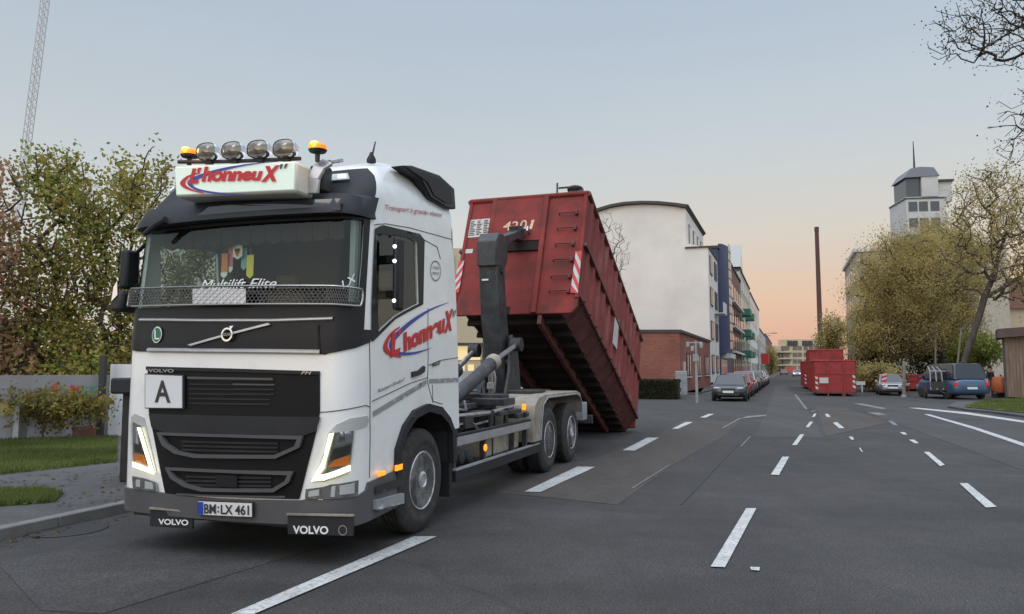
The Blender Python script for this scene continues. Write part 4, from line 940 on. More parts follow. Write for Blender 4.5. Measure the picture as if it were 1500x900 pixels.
# ================================================================ the setting
def asphalt(name, base, agg=.25, big=.22, patchy=None, cracks=False):
    m = bpy.data.materials.new(name); m.use_nodes = True; t = m.node_tree; b = t.nodes['Principled BSDF']
    co = t.nodes.new('ShaderNodeTexCoord')
    def noise(sc, det=4, ro=.6, st=(1,1,1)):
        mp = t.nodes.new('ShaderNodeMapping'); mp.inputs['Scale'].default_value = st; mp.inputs['Rotation'].default_value = (0,0,R(-70)); t.links.new(co.outputs['Object'], mp.inputs[0])
        n = t.nodes.new('ShaderNodeTexNoise'); n.inputs['Scale'].default_value = sc; n.inputs['Detail'].default_value = det; n.inputs['Roughness'].default_value = ro; t.links.new(mp.outputs[0], n.inputs[0]); return n
    big_ = noise(.35, 5, .65, (1,2.5,1)); fine = noise(60, 4, .8); mid = noise(3.5, 6, .7); grit = noise(22, 3, .8); track = noise(.9, 2, .5, (1,.04,1))
    def rng(n, a, c, lo=.3, hi=.7):
        r = t.nodes.new('ShaderNodeMapRange'); r.inputs[1].default_value = lo; r.inputs[2].default_value = hi; r.inputs[3].default_value = a; r.inputs[4].default_value = c; t.links.new(n.outputs[0], r.inputs[0]); return r
    def mul(a, c):
        x = t.nodes.new('ShaderNodeMath'); x.operation = 'MULTIPLY'; t.links.new(a, x.inputs[0]); t.links.new(c, x.inputs[1]); return x.outputs[0]
    v = mul(mul(rng(big_, 1-big, 1+big).outputs[0], rng(fine, 1-agg, 1+agg).outputs[0]), rng(mid, .85, 1.15).outputs[0]); v = mul(mul(v, rng(grit, .82, 1.18).outputs[0]), rng(track, .88, 1.12).outputs[0])
    if cracks:
        nd = noise(.6, 4, .6); vo = t.nodes.new('ShaderNodeTexVoronoi'); vo.feature = 'DISTANCE_TO_EDGE'; vo.inputs['Scale'].default_value = .14
        ad = t.nodes.new('ShaderNodeMix'); ad.data_type = 'RGBA'; ad.blend_type = 'ADD'; ad.inputs[0].default_value = 1; t.links.new(co.outputs['Object'], ad.inputs[6]); t.links.new(nd.outputs['Color'], ad.inputs[7])
        t.links.new(ad.outputs[2], vo.inputs[0]); r = t.nodes.new('ShaderNodeMapRange'); r.inputs[1].default_value = 0.0; r.inputs[2].default_value = .006; r.inputs[3].default_value = .78; r.inputs[4].default_value = 1
        t.links.new(vo.outputs[0], r.inputs[0]); v = mul(v, r.outputs[0])
    x = t.nodes.new('ShaderNodeMix'); x.data_type = 'RGBA'; x.blend_type = 'MULTIPLY'; x.inputs[0].default_value = 1; x.inputs[6].default_value = (*base, 1); t.links.new(v, x.inputs[7]); t.links.new(x.outputs[2], b.inputs['Base Color'])
    b.inputs['Specular IOR Level'].default_value = .3; rr = rng(big_, .7, .95); t.links.new(rr.outputs[0], b.inputs['Roughness'])
    bp = t.nodes.new('ShaderNodeBump'); bp.inputs['Strength'].default_value = .5; bp.inputs['Distance'].default_value = .01; t.links.new(fine.outputs[0], bp.inputs['Height']); t.links.new(bp.outputs[0], b.inputs['Normal'])
    return m
M['asph'] = asphalt('asphalt', (.052,.050,.0485), .95, .32, cracks=True)
M['asph2'] = asphalt('asphalt_warm_patch', (.072,.063,.057), .35, .15)
M['asph3'] = asphalt('asphalt_pale', (.064,.063,.062), .35, .2)
M['asph4'] = asphalt('asphalt_left_patch', (.058,.056,.055), .9, .3)
M['pave'] = asphalt('pavement_surface', (.085,.083,.083), .3, .25)
M['ground'] = asphalt('ground_dirt', (.10,.095,.085), .3, .25)
M['kerb'] = mat('kerb_stone', (.17,.165,.16), .8, var=.25, vscale=3)
M['mark'] = mat('road_paint', (.52,.52,.50), .6, var=.15, vscale=3, dirt=(.10,.10,.10), dscale=28, damt=.8, bump=.1)
M['markold'] = mat('worn_road_paint', (.18,.18,.175), .7, var=.2, vscale=3, dirt=(.1,.1,.1), dscale=2.5, damt=.95)
M['tar'] = mat('tar_joint', (.02,.02,.021), .6)
M['grass'] = mat('grass_ground', (.085,.10,.03), .9, var=.35, vscale=2.5, dirt=(.10,.085,.03), dscale=1.2, damt=.6, bump=.4, bscale=30)
def sheet(name, pts, z, m, kind='structure', thick=0):
    b = MB()
    if thick: b.prism([(p[0], p[1]) for p in pts], 2, z-thick, z)
    else: b.add([(p[0], p[1], z) for p in pts], [tuple(range(len(pts)))])
    o = b.build(name, m); 
    if not thick:
        for p in o.data.polygons:
            if p.normal.z < 0: o.data.flip_normals(); break
    if kind: o['kind'] = kind
    return o
def GP(l, z=0.): return [tuple(G(x, y, z))[:2] for x, y in l]
def tl(x, y, z=0.): return TM @ Vector((x, y, z))
gb_ = MB(); gn = 30
gb_.add([(-900,-300,-.02),(1200,-300,-.02),(1200,1600,-.02),(-900,1600,-.02)], [(0,1,2,3)])
g_ = gb_.build('ground', M['ground']); g_['kind'] = 'structure'
# road: along the truck's street and the forecourt to its right, side street to the left beyond the container
def sv(Y, off): return (.372*Y-6.9+off, Y)      # facade line of the left row (+off to the right)
road = [tl(-2.45,-14)[:2], tl(-2.45,26)[:2], tl(-14,29)[:2], tl(-60,31)[:2], tl(-60,38.5)[:2], sv(49,1.5), sv(66,2.8), sv(150,4.2), sv(330,4.2), sv(330,24), sv(150,16), (43,100), (60,80), (60,20), tl(30,-14)[:2]]
road = [(-60,-20) if 0 else p for p in road]
sheet('road', road, 0, M['asph'])
# markings, each dash of the lanes
def dash(name, pts, z=.012, m='mark'): return sheet(name, GP(pts), z, M[m])
D_ = [[(338,902),(372,902),(640,787.5),(606,787.5)], [(768,721.5),(792,722),(872,685),(846,684.5)], [(912,660.5),(930,661),(965,642),(948,642)], [(984,629),(993,629),(1015,619),(1004,619)], [(1025,612.3),(1034,612.3),(1046,607),(1038,607)],
      [(1041,832),(1062,833),(1108,746),(1093,746)], [(1129,696.5),(1141,697),(1156,670),(1146,670)], [(1160,653),(1167,653),(1178,637),(1172,637)], [(1180,626.5),(1185,626.5),(1191,618.5),(1186,618.5)], [(1189,611.5),(1193,611.5),(1196,606.5),(1192.5,606.5)],
      [(1405,709),(1417,709),(1460,744),(1444,745)], [(1353,663),(1361,663),(1384,682),(1377,684)], [(1331,645),(1339,645),(1346,650),(1340,650.5)], [(1318,634),(1325,634),(1329,637.5),(1323,637.5)],
      [(1220,620),(1226,619),(1237,628),(1229,628)], [(1208,607),(1213,607),(1217,611.5),(1211,611.5)], [(1243,640.5),(1249,640.5),(1251,645),(1247,645)], [(1258,657),(1260,657),(1264,663),(1262,663)],
      [(1099,832.5),(1113,833),(1112,838),(1100,837)]]
for q in D_: dash('lane_marking', q)
for q in [[(1330,598),(1345,598),(1420,605),(1500,617),(1500,620),(1415,607.5)], [(1353,607.5),(1361,607.5),(1430,627),(1500,650),(1500,655),(1425,629)], [(1248,591.5),(1262,591.5),(1300,599),(1292,600)], [(1270,605),(1287,605),(1300,609),(1285,609)], [(1300,617),(1307,617),(1316,624),(1309,624)]]:
    dash('edge_line', q, m='mark' if q[0][0] > 1320 else 'markold')
for q in [[(1180,600),(1183,600),(1166,578),(1163,578)], [(1186,604),(1189,604),(1196,601),(1193,601)], [(1084,655),(1086,655),(1100,640),(1098,640)], [(925,716),(928,716),(981,682),(979,682)], [(1056,628),(1059,628),(1086,613),(1083,613)], [(1084,614),(1095,610),(1122,608),(1122,610)]]:
    dash('worn_line', q, z=.010, m='markold')
sheet('road_patch', GP([(640,715),(770,726),(905,740),(985,682),(1060,640),(1085,618),(1000,616),(960,640),(870,672)]), .004, M['asph2'])
sheet('road_patch', GP([(0,830),(60,895),(150,900),(500,792),(420,770),(130,790)]), .004, M['asph4'])
sheet('road_patch', GP([(1106,640),(1205,642),(1190,612),(1170,585),(1150,566),(1135,566),(1128,590)]), .004, M['asph3'])
sheet('road_patch', GP([(1260,600),(1500,690),(1500,605),(1430,596),(1330,590)]), .004, M['asph3'])
sheet('road_patch', GP([(1210,640),(1300,620),(1240,598),(1195,596)]), .006, M['asph2'])
sheet('tar_joint', GP([(996,740),(999,740),(1083,650),(1081.5,650)]), .008, M['tar'])
sheet('tar_joint', GP([(1170,598),(1230,602),(1310,601),(1310,602),(1230,603.2),(1170,599)]), .008, M['tar'])
for cx, cy, r_ in ((1420,615,.38),(100,776,.35),(1338,597,.5)):
    c = G(cx, cy); b = MB().lathe([(.009,.0),(.012,r_),(.006,r_+.02)], (c.x, c.y, 0), 2, 24); o = b.build('manhole_cover', M['tar']); tag(o, {1420:'dark round manhole cover right of the forecourt lane line',100:'dark worn drain cover near the left kerb, front of the truck',1338:'dark flat drain cover before the blue van'}[cx], 'manhole cover')
# left pavement, kerb, verge
kx = -2.45
sheet('pavement', [tl(kx-.15,-12)[:2], tl(kx-.15,26)[:2], tl(-14,28.5)[:2], tl(-40,29)[:2], tl(-40,-12)[:2]], .10, M['pave'], thick=.12)
b = MB()
for i in range(38): b.box((kx-.15,-12+i+.004,-.02),(kx,-12+i+.996,.112), TM)
b.build('kerb', M['kerb'], bevel=.012)['kind'] = 'structure'
def grass_patch(pts, z, n, seed, hgt=.07, name='grass'):
    o = sheet('verge', pts, z, M['grass']); rs = np.random.RandomState(seed); P = np.array(pts)
    lo, hi = P.min(0), P.max(0); Q = []
    while len(Q) < n:
        c = lo+(hi-lo)*rs.rand(2)
        if inside(c, pts): Q.append(c)
    Q = np.array(Q); a = rs.rand(n)*6.28; h = hgt*(.5+rs.rand(n)); wd = .006+.008*rs.rand(n); le = (rs.rand(n, 2)-.5)*hgt
    dx = np.cos(a)*wd; dy = np.sin(a)*wd; V = np.zeros((n, 3, 3))
    V[:, 0] = np.c_[Q[:, 0]-dx, Q[:, 1]-dy, np.full(n, z)]; V[:, 1] = np.c_[Q[:, 0]+dx, Q[:, 1]+dy, np.full(n, z)]; V[:, 2] = np.c_[Q+le, z+h]
    g = npmesh(name, V.reshape(-1, 3), np.arange(3*n).reshape(n, 3), M['blade']); g['kind'] = 'stuff'; g['label'] = {1:'green grass verge before the graffiti wall', 2:'small grass patch between the left pavement and kerb', 3:'grass strip in front of the wooden shed'}[seed]; return g
M['blade'] = leafmat('grass_blade', [(.11,.16,.035),(.15,.19,.05),(.19,.19,.07),(.09,.13,.03)])
grass_patch(GP([(-60,648),(172,641),(172,677),(-60,702)], .104), .104, 26000, 1)
grass_patch(GP([(-60,722),(60,719),(92,724),(80,736),(-60,746)], .104), .104, 9000, 2, .06)
sheet('pavement', GP([(1700,660),(1500,609),(1450,602.5),(1415,599.5),(1388,595),(1400,588),(1700,588)], .08), .08, M['pave'], thick=.10)
b = MB(); kp = [G(x, y) for x, y in ((1700,660),(1500,608),(1450,602),(1420,599.5),(1392,597))]
for p, q in zip(kp[:-1], kp[1:]): b.beam(p+Vector((0,0,.03)), q+Vector((0,0,.03)), .14, .13)
b.build('kerb', M['kerb'])['kind'] = 'structure'
grass_patch(GP([(1412,596),(1500,605),(1700,640),(1700,588),(1500,584),(1440,588)], .10), .104, 22000, 3, .10)
# pavement of the left row
sheet('pavement', [sv(47,-8), sv(47,1.0), sv(66,1.6), sv(330,1.6), sv(330,-8)], .10, M['pave'], thick=.12)
sheet('pavement', [tl(-60,39)[:2], tl(-8,38.6)[:2], sv(48,1.2), sv(66,-.5), (-30,66)], .10, M['asph3'], thick=.12)
# ================================================================ buildings of the left row
M['render'] = mat('white_render', (.74,.72,.66), .85, var=.06, vscale=.35, dirt=(.55,.53,.49), dscale=.25, damt=.5)
def brick(name, c1, c2, mortar, sc=1.0, rot=0):
    m = bpy.data.materials.new(name); m.use_nodes = True; t = m.node_tree; b = t.nodes['Principled BSDF']; b.inputs['Roughness'].default_value = .85
    co = t.nodes.new('ShaderNodeTexCoord'); sp = t.nodes.new('ShaderNodeSeparateXYZ'); t.links.new(co.outputs['Object'], sp.inputs[0])
    ad = t.nodes.new('ShaderNodeMath'); ad.operation = 'ADD'; t.links.new(sp.outputs[0], ad.inputs[0]); t.links.new(sp.outputs[1], ad.inputs[1])
    cb = t.nodes.new('ShaderNodeCombineXYZ'); t.links.new(ad.outputs[0], cb.inputs[0]); t.links.new(sp.outputs[2], cb.inputs[1])
    k = t.nodes.new('ShaderNodeTexBrick'); k.inputs['Scale'].default_value = sc; k.inputs['Color1'].default_value = (*c1, 1); k.inputs['Color2'].default_value = (*c2, 1); k.inputs['Mortar'].default_value = (*mortar, 1)
    k.inputs['Brick Width'].default_value = .25; k.inputs['Row Height'].default_value = .085; k.inputs['Mortar Size'].default_value = .009
    t.links.new(cb.outputs[0], k.inputs[0])
    n = t.nodes.new('ShaderNodeTexNoise'); n.inputs['Scale'].default_value = .5; n.inputs['Detail'].default_value = 6; t.links.new(co.outputs['Object'], n.inputs[0])
    r = t.nodes.new('ShaderNodeMapRange'); r.inputs[1].default_value = .3; r.inputs[2].default_value = .7; r.inputs[3].default_value = .8; r.inputs[4].default_value = 1.2; t.links.new(n.outputs[0], r.inputs[0])
    h = t.nodes.new('ShaderNodeHueSaturation'); t.links.new(k.outputs[0], h.inputs['Color']); t.links.new(r.outputs[0], h.inputs['Value']); t.links.new(h.outputs[0], b.inputs['Base Color'])
    return m
M['brick'] = brick('red_brick', (.30,.085,.05), (.22,.06,.04), (.2,.15,.12))
M['pinkbrick'] = brick('pinkish_brick', (.24,.11,.09), (.20,.09,.08), (.2,.15,.13))
M['bluep'] = mat('blue_cladding', (.045,.055,.12), .5, var=.1)
M['frame'] = mat('window_frame', (.62,.62,.6), .5)
M['framed'] = mat('dark_window_frame', (.05,.05,.06), .5)
M['pane'] = mat('window_pane', (.05,.06,.07), .08, spec=.8)
M['panel'] = mat('pale_window', (.35,.36,.34), .15, spec=.7)
M['roofd'] = mat('dark_roof_edge', (.06,.055,.055), .7)
M['lit'] = mat('lit_window', (.6,.5,.3), .4, emit=(1,.75,.32), es=.55)
M['hedge'] = leafmat('hedge_leaf', [(.02,.03,.012),(.035,.04,.018),(.05,.045,.025)])
B0 = Vector((*sv(66,0), 0)); ryaw = -math.atan(.372); BM = frame(B0, ryaw)
# white end building with barrel roof: local y runs along the street, local x<0 goes in
wb = thing('apartment_building', B0, ryaw, 'tall white windowless end wall with curved roof, behind the low brick building', 'building')
def wq(px, py): p = hit(px, py, BM, 1, 0); return (p.x, p.z)
gable = [wq(*p) for p in ((1004,306),(990,303),(965,300.5),(940,300),(915,301.5),(895,305),(875,311),(855,321),(838,332))]
xl = gable[-1][0]-4
low_top = wq(1044,362)[1]; x_set = gable[0][0]
z_set = wq(1004,357)[1]
MB().prism([(x_set,low_top-.6)]+gable+[(xl, gable[-1][1]-3),(xl,0),(x_set,0)], 1, 0, 15).build('upper_wall', M['render'], wb)
MB().prism([(x_set+.002,0),(0,0),(0,low_top),(x_set+.002,z_set)], 1, .0, 9.4).build('wall', M['render'], wb)
MB().box((x_set-.1,-.12,low_top-.02),(.1,9.4,low_top+.12)).build('parapet', M['roofd'], wb)
rp_ = [(g[0], g[1]+.05) for g in gable]; ro_ = [(g[0]+(.3 if i == 0 else 0), g[1]+.3) for i, g in enumerate(gable)]
MB().prism(rp_+list(reversed(ro_)), 1, -.35, 15.3).build('barrel_roof', M['roofd'], wb)
b_ = [(y, low_top+.6) for y in (2,5.4,8.8,12.0)]
for y, z in b_:
    w_ = MB().box((x_set-.0,y,z),(x_set+.06,y+1.9,z+2.0)).build('window', M['framed'], wb); MB().box((x_set+.061,y+.12,z+.12),(x_set+.08,y+1.78,z+1.88)).build('pane', M['panel'], w_)
def facade_windows(bd, ys, zs, wd, ht, x=0, fr='frame', pn='pane', skip=()):
    for i, z in enumerate(zs):
        for j, y in enumerate(ys):
            if (i, j) in skip: continue
            w_ = MB().box((x-.02,y,z),(x+.07,y+wd,z+ht)).build('window', M[fr], bd)
            MB().box((x+.071,y+.1,z+.1),(x+.085,y+wd/2-.04,z+ht-.1)).box((x+.071,y+wd/2+.04,z+.1),(x+.085,y+wd-.1,z+ht-.1)).build('pane', M[pn], w_)
facade_windows(wb, (1.2,5.6), (1.2,4.3,7.4,10.3), 2.4, 1.7, fr='framed')
MB().box((0.01,5.2,6.9),(.9,8.6,7.0)).box((.8,5.2,7.0),(.9,8.6,8.0)).build('balcony', M['frame'], wb)
# brick building on the corner
bc = Vector((10.75,47.5,0))
bb = thing('brick_building', bc, 0, 'low flat-roofed red brick building on the street corner, narrow barred windows', 'building')
fx = Vector((*sv(65.5,.05), 0))-bc
hB = 3.98
foot = [(0,0),(fx.x,fx.y),(fx.x-14,fx.y),(-9,fx.y),(-9,0)]
MB().prism(foot, 2, 0, hB).build('wall', M['brick'], bb)
MB().prism([(-9,-.08),(.1,-.08),(fx.x+.1,fx.y),(fx.x-.2,fx.y),(-.1,.25),(-9,.25)], 2, hB-.03, hB+.16).build('roof_edge', M['roofd'], bb)
fy = math.atan2(fx.x, fx.y)
FM = Matrix.Rotation(-fy, 4, 'Z')
for y in (3.2,4.4,8.4,9.5,10.6,14.6,15.7,16.8):
    w_ = MB().box((-.05,y,1.1),(.06,y+.75,2.7), FM).build('window', M['roofd'], bb); MB().box((.061,y+.14,1.2),(.075,y+.61,2.6), FM).build('pane', M['panel'] if y < 6 or y > 8 else M['pane'], w_)
    MB().box((.03,y-.1,1.02),(.14,y+.85,1.1), FM).build('sill', M['frame'], w_)
MB().box((-.05,1.2,0.1),(.07,2.3,2.1), FM).build('door', M['panel'], bb)
# the other houses of the row
def house(y0, y1, hgt, m, label, nm='apartment_building', x0=0., dep=14, **kw):
    o = Vector((*sv(y0, x0), 0)); t = thing(nm, o, ryaw, label, 'building'); L = (y1-y0)/math.cos(ryaw)
    MB().box((-dep,0,0),(0,L,hgt)).build('wall', m, t); MB().box((-dep-.1,-.1,hgt-.02),(.15,L+.1,hgt+.25)).build('roof', M['roofd'], t)
    return t, L
t, L = house(75.2, 92, 14.0, M['bluep'], 'blue-clad building with rounded glazed stair bay rising above the street', x0=0)
b = MB(); n_ = 12
prof = [(1.9*math.sin(math.pi*k/n_), -4+1.0+5.0*k/n_*1.0) for k in range(n_+1)]
bx = thing('dummy', (0,0,0)); bpy.data.objects.remove(bx)
bay = [(.9*math.sin(math.pi*k/n_)+.02, 1.0+8.5*(1-math.cos(math.pi*k/n_))/2) for k in range(n_+1)]
by = MB().prism([(0,1.0)]+bay+[(0,9.5)], 2, 3.2, 14.6).build('stair_bay', M['bluep'], t)
b = MB(); pb2 = MB()
for k in range(4, 11):
    p, q = Vector((*bay[k], 0)), Vector((*bay[k+1], 0)); d = q-p; nn = Vector((d.y, -d.x, 0)).normalized()
    for i in range(12):
        z0 = 3.7+i*.95; a = p+d*.1+nn*.03; c = q-d*.1+nn*.03
        pb2.quad((a.x,a.y,z0),(c.x,c.y,z0),(c.x,c.y,z0+.8),(a.x,a.y,z0+.8))
pb2.build('bay_glazing', M['panel'], by)
facade_windows(t, (10.4,14.0), (4.2,7.3,10.4), 1.8, 1.8, fr='framed')
MB().box((.02,2,2.7),(1.0,9,3.2)).build('canopy', M['frame'], t); MB().box((.02,1.0,.1),(.06,9,2.6)).build('shopfront', M['pane'], t)
t, L = house(92.3, 112, 14.7, M['pinkbrick'], 'long pinkish brick building between the blue bay and the green-trimmed house')
facade_windows(t, (1,5.5,10,14.5,19), (1.0,4.2,7.4,10.6), 2.8, 1.9, fr='framed')
for z in (3.6,6.8,10.0): MB().box((.02,.2,z),(.5,L-.2,z+.25)).build('ledge', M['render'], t)
M['pale'] = mat('pale_green_render', (.42,.45,.38), .8, var=.1); M['greenp'] = mat('green_panel', (.05,.2,.13), .6)
t, L = house(112.3, 140, 16.6, M['pale'], 'pale building with green balcony panels and glazed gable in the left row')
facade_windows(t, (1,6,11,16,21), (1.0,4.2,7.4,10.6,13.6), 2.6, 1.9)
for z in (3.4,6.6,9.8):
    for y in (1,12): MB().box((.03,y,z),(1.3,y+5,z+1.0)).build('balcony', M['greenp'], t)
MB().prism([(0,17.2),(6,17.2),(3,21)], 0, -6, .1).build('gable', M['panel'], t)
t, L = house(140.3, 185, 16.0, M['render'], 'cream building further along the left row, behind the pale green one')
facade_windows(t, (1,7,13,19,25,30), (1.0,4.2,7.4,10.6,13), 2.8, 1.8)
t, L = house(185.3, 235, 11.5, mat('white_house', (.5,.5,.5), .8, var=.1), 'lower white houses far along the left row')
facade_windows(t, (2,9,16,23,30,37,44), (1.0,4.2,7.4), 2.8, 1.8)
MB().box((.05,8,2.8),(1.8,14,5.5)).build('red_awning', M['haz'], t)
t, L = house(235.3, 330, 12.5, M['pinkbrick'], 'furthest brownish house of the left row')
facade_windows(t, tuple(range(2,92,9)), (1.0,4.2,7.4), 3.5, 1.8)
# pale curved building closing the street
def far_point(px, Y): p = D(px, 540, Y); return p
cb_ = thing('terraced_apartment_block', (far_point(1165,330).x, 330, 0), 0, 'cream terraced block with rounded balcony floors closing the end of the street', 'building')
M['farwin'] = mat('far_window', (.16,.14,.12), .3)
M['creamw'] = mat('cream_render', (.52,.44,.30), .8, var=.08, vscale=.2)
ox = far_point(1165,330).x
for i, (xa, xb, z0, z1) in enumerate(((1134,1212,0,11.6),(1147,1212,11.6,14.6))):
    x0 = far_point(xa,330).x-ox; x1 = far_point(xb,330).x-ox
    MB().prism([(x0+2,9),(x0,5),(x0+1,2),(x0+5,.3),(x0+9,0),(x1,0),(x1,14),(x0+4,14)], 2, z0, z1).build('wall', M['creamw'], cb_)
for i in range(4):
    z = .6+i*2.95
    for j, px in enumerate((1139,1144,1149,1154,1165,1172,1181,1189,1197,1205)):
        if i == 3 and px < 1148: continue
        x = far_point(px,330).x-ox
        w_ = MB().box((x-.95,-.08 if px > 1150 else -.0,z+.3),(x+.95,.9,z+2.2)).build('window', M['farwin'], cb_)
for z in (2.9,5.85,8.8): MB().box((far_point(1136,330).x-ox,-.9,z-.1),(far_point(1160,330).x-ox,.3,z+.55)).build('balcony', M['creamw'], cb_)
for px in (1154,1162,1176,1184): MB().box((far_point(px,330).x-ox,-.3,11.7),(far_point(px,330).x-ox+2.2,-.02,14)).build('window', M['roofd'], cb_)
# right-hand side: office building, high-rise with antenna, chimney
ob = thing('office_building', (37.6,80,0), -math.atan(.37), 'slim pale office block edge with window bands, left of the olive trees', 'building')
MB().box((0,0,0),(14,17,14.3)).build('wall', mat('office_render', (.45,.40,.33), .7, var=.1), ob)
for i in range(4):
    for j in range(5):
        w_ = MB().box((-.08,.8+j*3.2,1.6+i*3.2),(.0,3.4+j*3.2,3.5+i*3.2)).build('window', M['frame'], ob); MB().box((-.1,.95+j*3.2,1.75+i*3.2),(-.081,3.25+j*3.2,3.35+i*3.2)).build('pane', M['pane'], w_)
MB().box((-.3,-.3,14.3),(14.2,17.2,14.7)).build('roof_edge', M['frame'], ob)
tw_c = D(1352,300,150); tw_ = thing('high_rise_tower', (tw_c.x, 150, 0), R(-8), 'pale grey high-rise with dark roof and thin antenna mast rising above the trees', 'tower')
M['tower'] = mat('tower_concrete', (.52,.52,.51), .7, var=.1, vscale=.3)
zt_ = D(1350,290,150).z; zt2 = D(1350,262,150).z; zt3 = D(1350,247,150).z
MB().box((-3.7,-1,0),(4.0,8,zt_)).build('wall', M['tower'], tw_)
MB().box((-3.4,-.6,zt_),(-.6,6,zt2)).build('plant_room', M['pane'], tw_); MB().box((-.6,-1.2,zt_),(2.6,6,zt2+.3)).build('lift_shaft', M['tower'], tw_); MB().box((2.6,-.5,zt_-1),(5.4,6,zt2-.8)).build('side_wing', M['tower'], tw_)
MB().prism([(-3.9,zt2),(-2.6,zt3-.3),(-.8,zt3),(1.8,zt3-.2),(2.9,zt2+.2)], 1, -1.4, 6.2).build('roof', mat('slate_roof', (.2,.21,.25), .6), tw_)
MB().box((2.4,-1,zt2-.9),(5.8,6.2,zt2-.5)).build('side_roof', M['roofd'], tw_)
zm = D(1348,203,150).z; MB().tube([(-.6,2,zt3-.3),(-.6,2,zt3+1.8),(-.6,2,zm)], [.25,.2,.08], 8).build('antenna_mast', M['roofd'], tw_)
for i in range(5):
    for x in (-3.2,-1.2,1.0): MB().box((x,-1.06,zt_-3-i*3.4),(x+1.7,-1.0,zt_-1-i*3.4)).build('window', M['pane'], tw_)
for z in (zt_-.3, zt_-8): MB().box((-3.85,-1.15,z-.12),(4.1,8.1,z+.12)).build('band', M['roofd'], tw_)
cp = D(1201,478,240); zc = D(1199,333,240).z
ch_ = thing('chimney', (cp.x, 240, 0), 0, 'tall thin dark brown chimney standing against the peach sky', 'chimney')
MB().tube([(0,0,0),(0,0,zc)], [.85,.62], 20).build('stack', mat('chimney_rust', (.10,.05,.04), .8, var=.2), ch_, smooth=True)
MB().lathe([(zc-1.5,.70),(zc-.2,.72),(zc,.72),(zc+.02,.5)], (0,0,0), 2, 20).build('rim', M['roofd'], ch_)
# buildings glimpsed through the gap behind the cab
sp_ = D(690,520,48); sh = thing('shop_building', (sp_.x,48,0), 0, 'pale building with a lit shop window, glimpsed behind the cab', 'building')
MB().box((-5,0,0),(7.0,8,9.5)).build('wall', M['creamw'], sh)
for x, z0, z1 in ((-2.2,2.2,3.1),): MB().box((x,-.06,z0),(x+2.8,0,z1)).build('lit_window', M['lit'], sh)
b = MB()
for k in range(4): b.box((-2.0+k*.6,-.05,.9),(-1.6+k*.6,0,1.9))
b.build('lit_window', M['lit'], sh)
MB().box((-2.6,-.3,3.15),(1.2,.0,3.3)).build('canopy', M['roofd'], sh)
MB().tube([(-1.2,-.1,3.3),(-1.2,-.1,9)], .06, 8).build('downpipe', M['roofd'], sh)
for x in (-3.6,2.4,4.6):
    w_ = MB().box((x,-.05,4.6),(x+1.1,.0,6.2)).build('window', M['framed'], sh); MB().box((x+.1,-.07,4.7),(x+1.0,-.051,6.1)).build('pane', M['pane'], w_)
# house and pale block on the far right, beyond the shrubs
rh = D(1490,470,85); t = thing('house', (rh.x,85,0), R(-10), 'cream house beyond the trees, above the wooden shed', 'house')
MB().box((-4.5,0,0),(9,9,8.6)).build('wall', M['creamw'], t); MB().prism([(-5,8.5),(9.5,8.5),(8,12),(-3.5,12)], 1, -.4, 9.4).build('roof', M['pinkbrick'], t)
for x in (-3,0,3): 
    for z in (1.2,4.8): MB().box((x,-.05,z),(x+1.2,0,z+1.5)).build('window', M['frame'], t)
rh = D(1448,480,95); t = thing('workshop_building', (rh.x,95,0), R(-8), 'grey-white workshop with dark sloping roof, seen between the branches', 'building')
MB().box((-6,0,0),(3.2,9,7.0)).build('wall', M['tower'], t); MB().prism([(-6.3,7.0),(3.4,7.0),(3.4,9.6),(-6.3,8.4)], 1, -.5, 9.2).build('roof', mat('slate', (.06,.065,.08), .6), t)
for x in (-4,-1,1.4): MB().box((x,-.05,3.0),(x+1.0,0,4.6)).build('window', M['pane'], t)
# wooden shed
M['wood'] = mat('shed_boards', (.20,.135,.10), .8, var=.3, vscale=2, stretch=(6,6,.4))
s0 = G(1476,584); s1 = Vector((s0.x+10, s0.y-3.2, 0)); sy_ = -R(32)
sd_ = thing('wooden_shed', (s0.x, s0.y, .08), sy_, 'brown vertical-board shed with sloping dark roof at the right edge', 'shed')
b = MB()
for k in range(60): b.box((k*.16,0,.0),(k*.16+.15,.04+.008*(k % 3),3.35+k*.012))
b.build('boards', M['wood'], sd_)
MB().box((.1,.05,0),(9.6,3,3.3)).build('wall', M['roofd'], sd_)
MB().prism([(-.35,3.25),(9.8,3.95),(9.8,4.35),(-.35,3.75)], 1, -.4, 3.3).build('roof', mat('brown_roof', (.09,.06,.05), .7, var=.2), sd_)
for x in (-.12,): MB().box((x,-.02,0),(x+.12,.1,3.3)).build('post', M['roofd'], sd_)
# ================================================================ left: wall, crane, cabinet
M['graff'] = mat('graffiti_wall', (.26,.26,.27), .85, var=.15, vscale=.8, dirt=(.2,.19,.18), dscale=1.5, damt=.5)
wa, wc = G(-260,664), G(172,643.5); wl = (wc-wa); wyaw = math.atan2(wl.y, wl.x); wL = wl.length
gw = thing('graffiti_wall', wa, wyaw, 'low pale concrete wall with red and blue graffiti behind the grass verge', 'wall')
MB().box((0,0,0),(wL,.18,1.5)).build('concrete', M['graff'], gw)
WM = frame(wa, wyaw)
def gq(name, px, col):
    P = [hit(x, y, WM, 1, -.004) for x, y in px]; MB().add([(p.x, -.004-.001*len(name), p.z) for p in P], [tuple(range(len(P)))]).build(name, mat(name, col, .7, var=.3, vscale=4), gw)
gq('graffiti_red', [(75,566),(84,560),(82,572),(92,570),(88,580),(78,578)], (.45,.05,.05))
gq('graffiti_scarlet', [(98,578),(104,564),(116,566),(114,580),(120,588),(108,596),(98,590)], (.5,.05,.07))
gq('graffiti_blue', [(84,574),(98,570),(97,588),(86,590)], (.15,.2,.4))
gq('graffiti_pale', [(40,612),(104,606),(106,642),(40,646)], (.40,.41,.46))
gq('graffiti_brown', [(108,626),(149,622),(149,641),(107,644)], (.22,.11,.09))
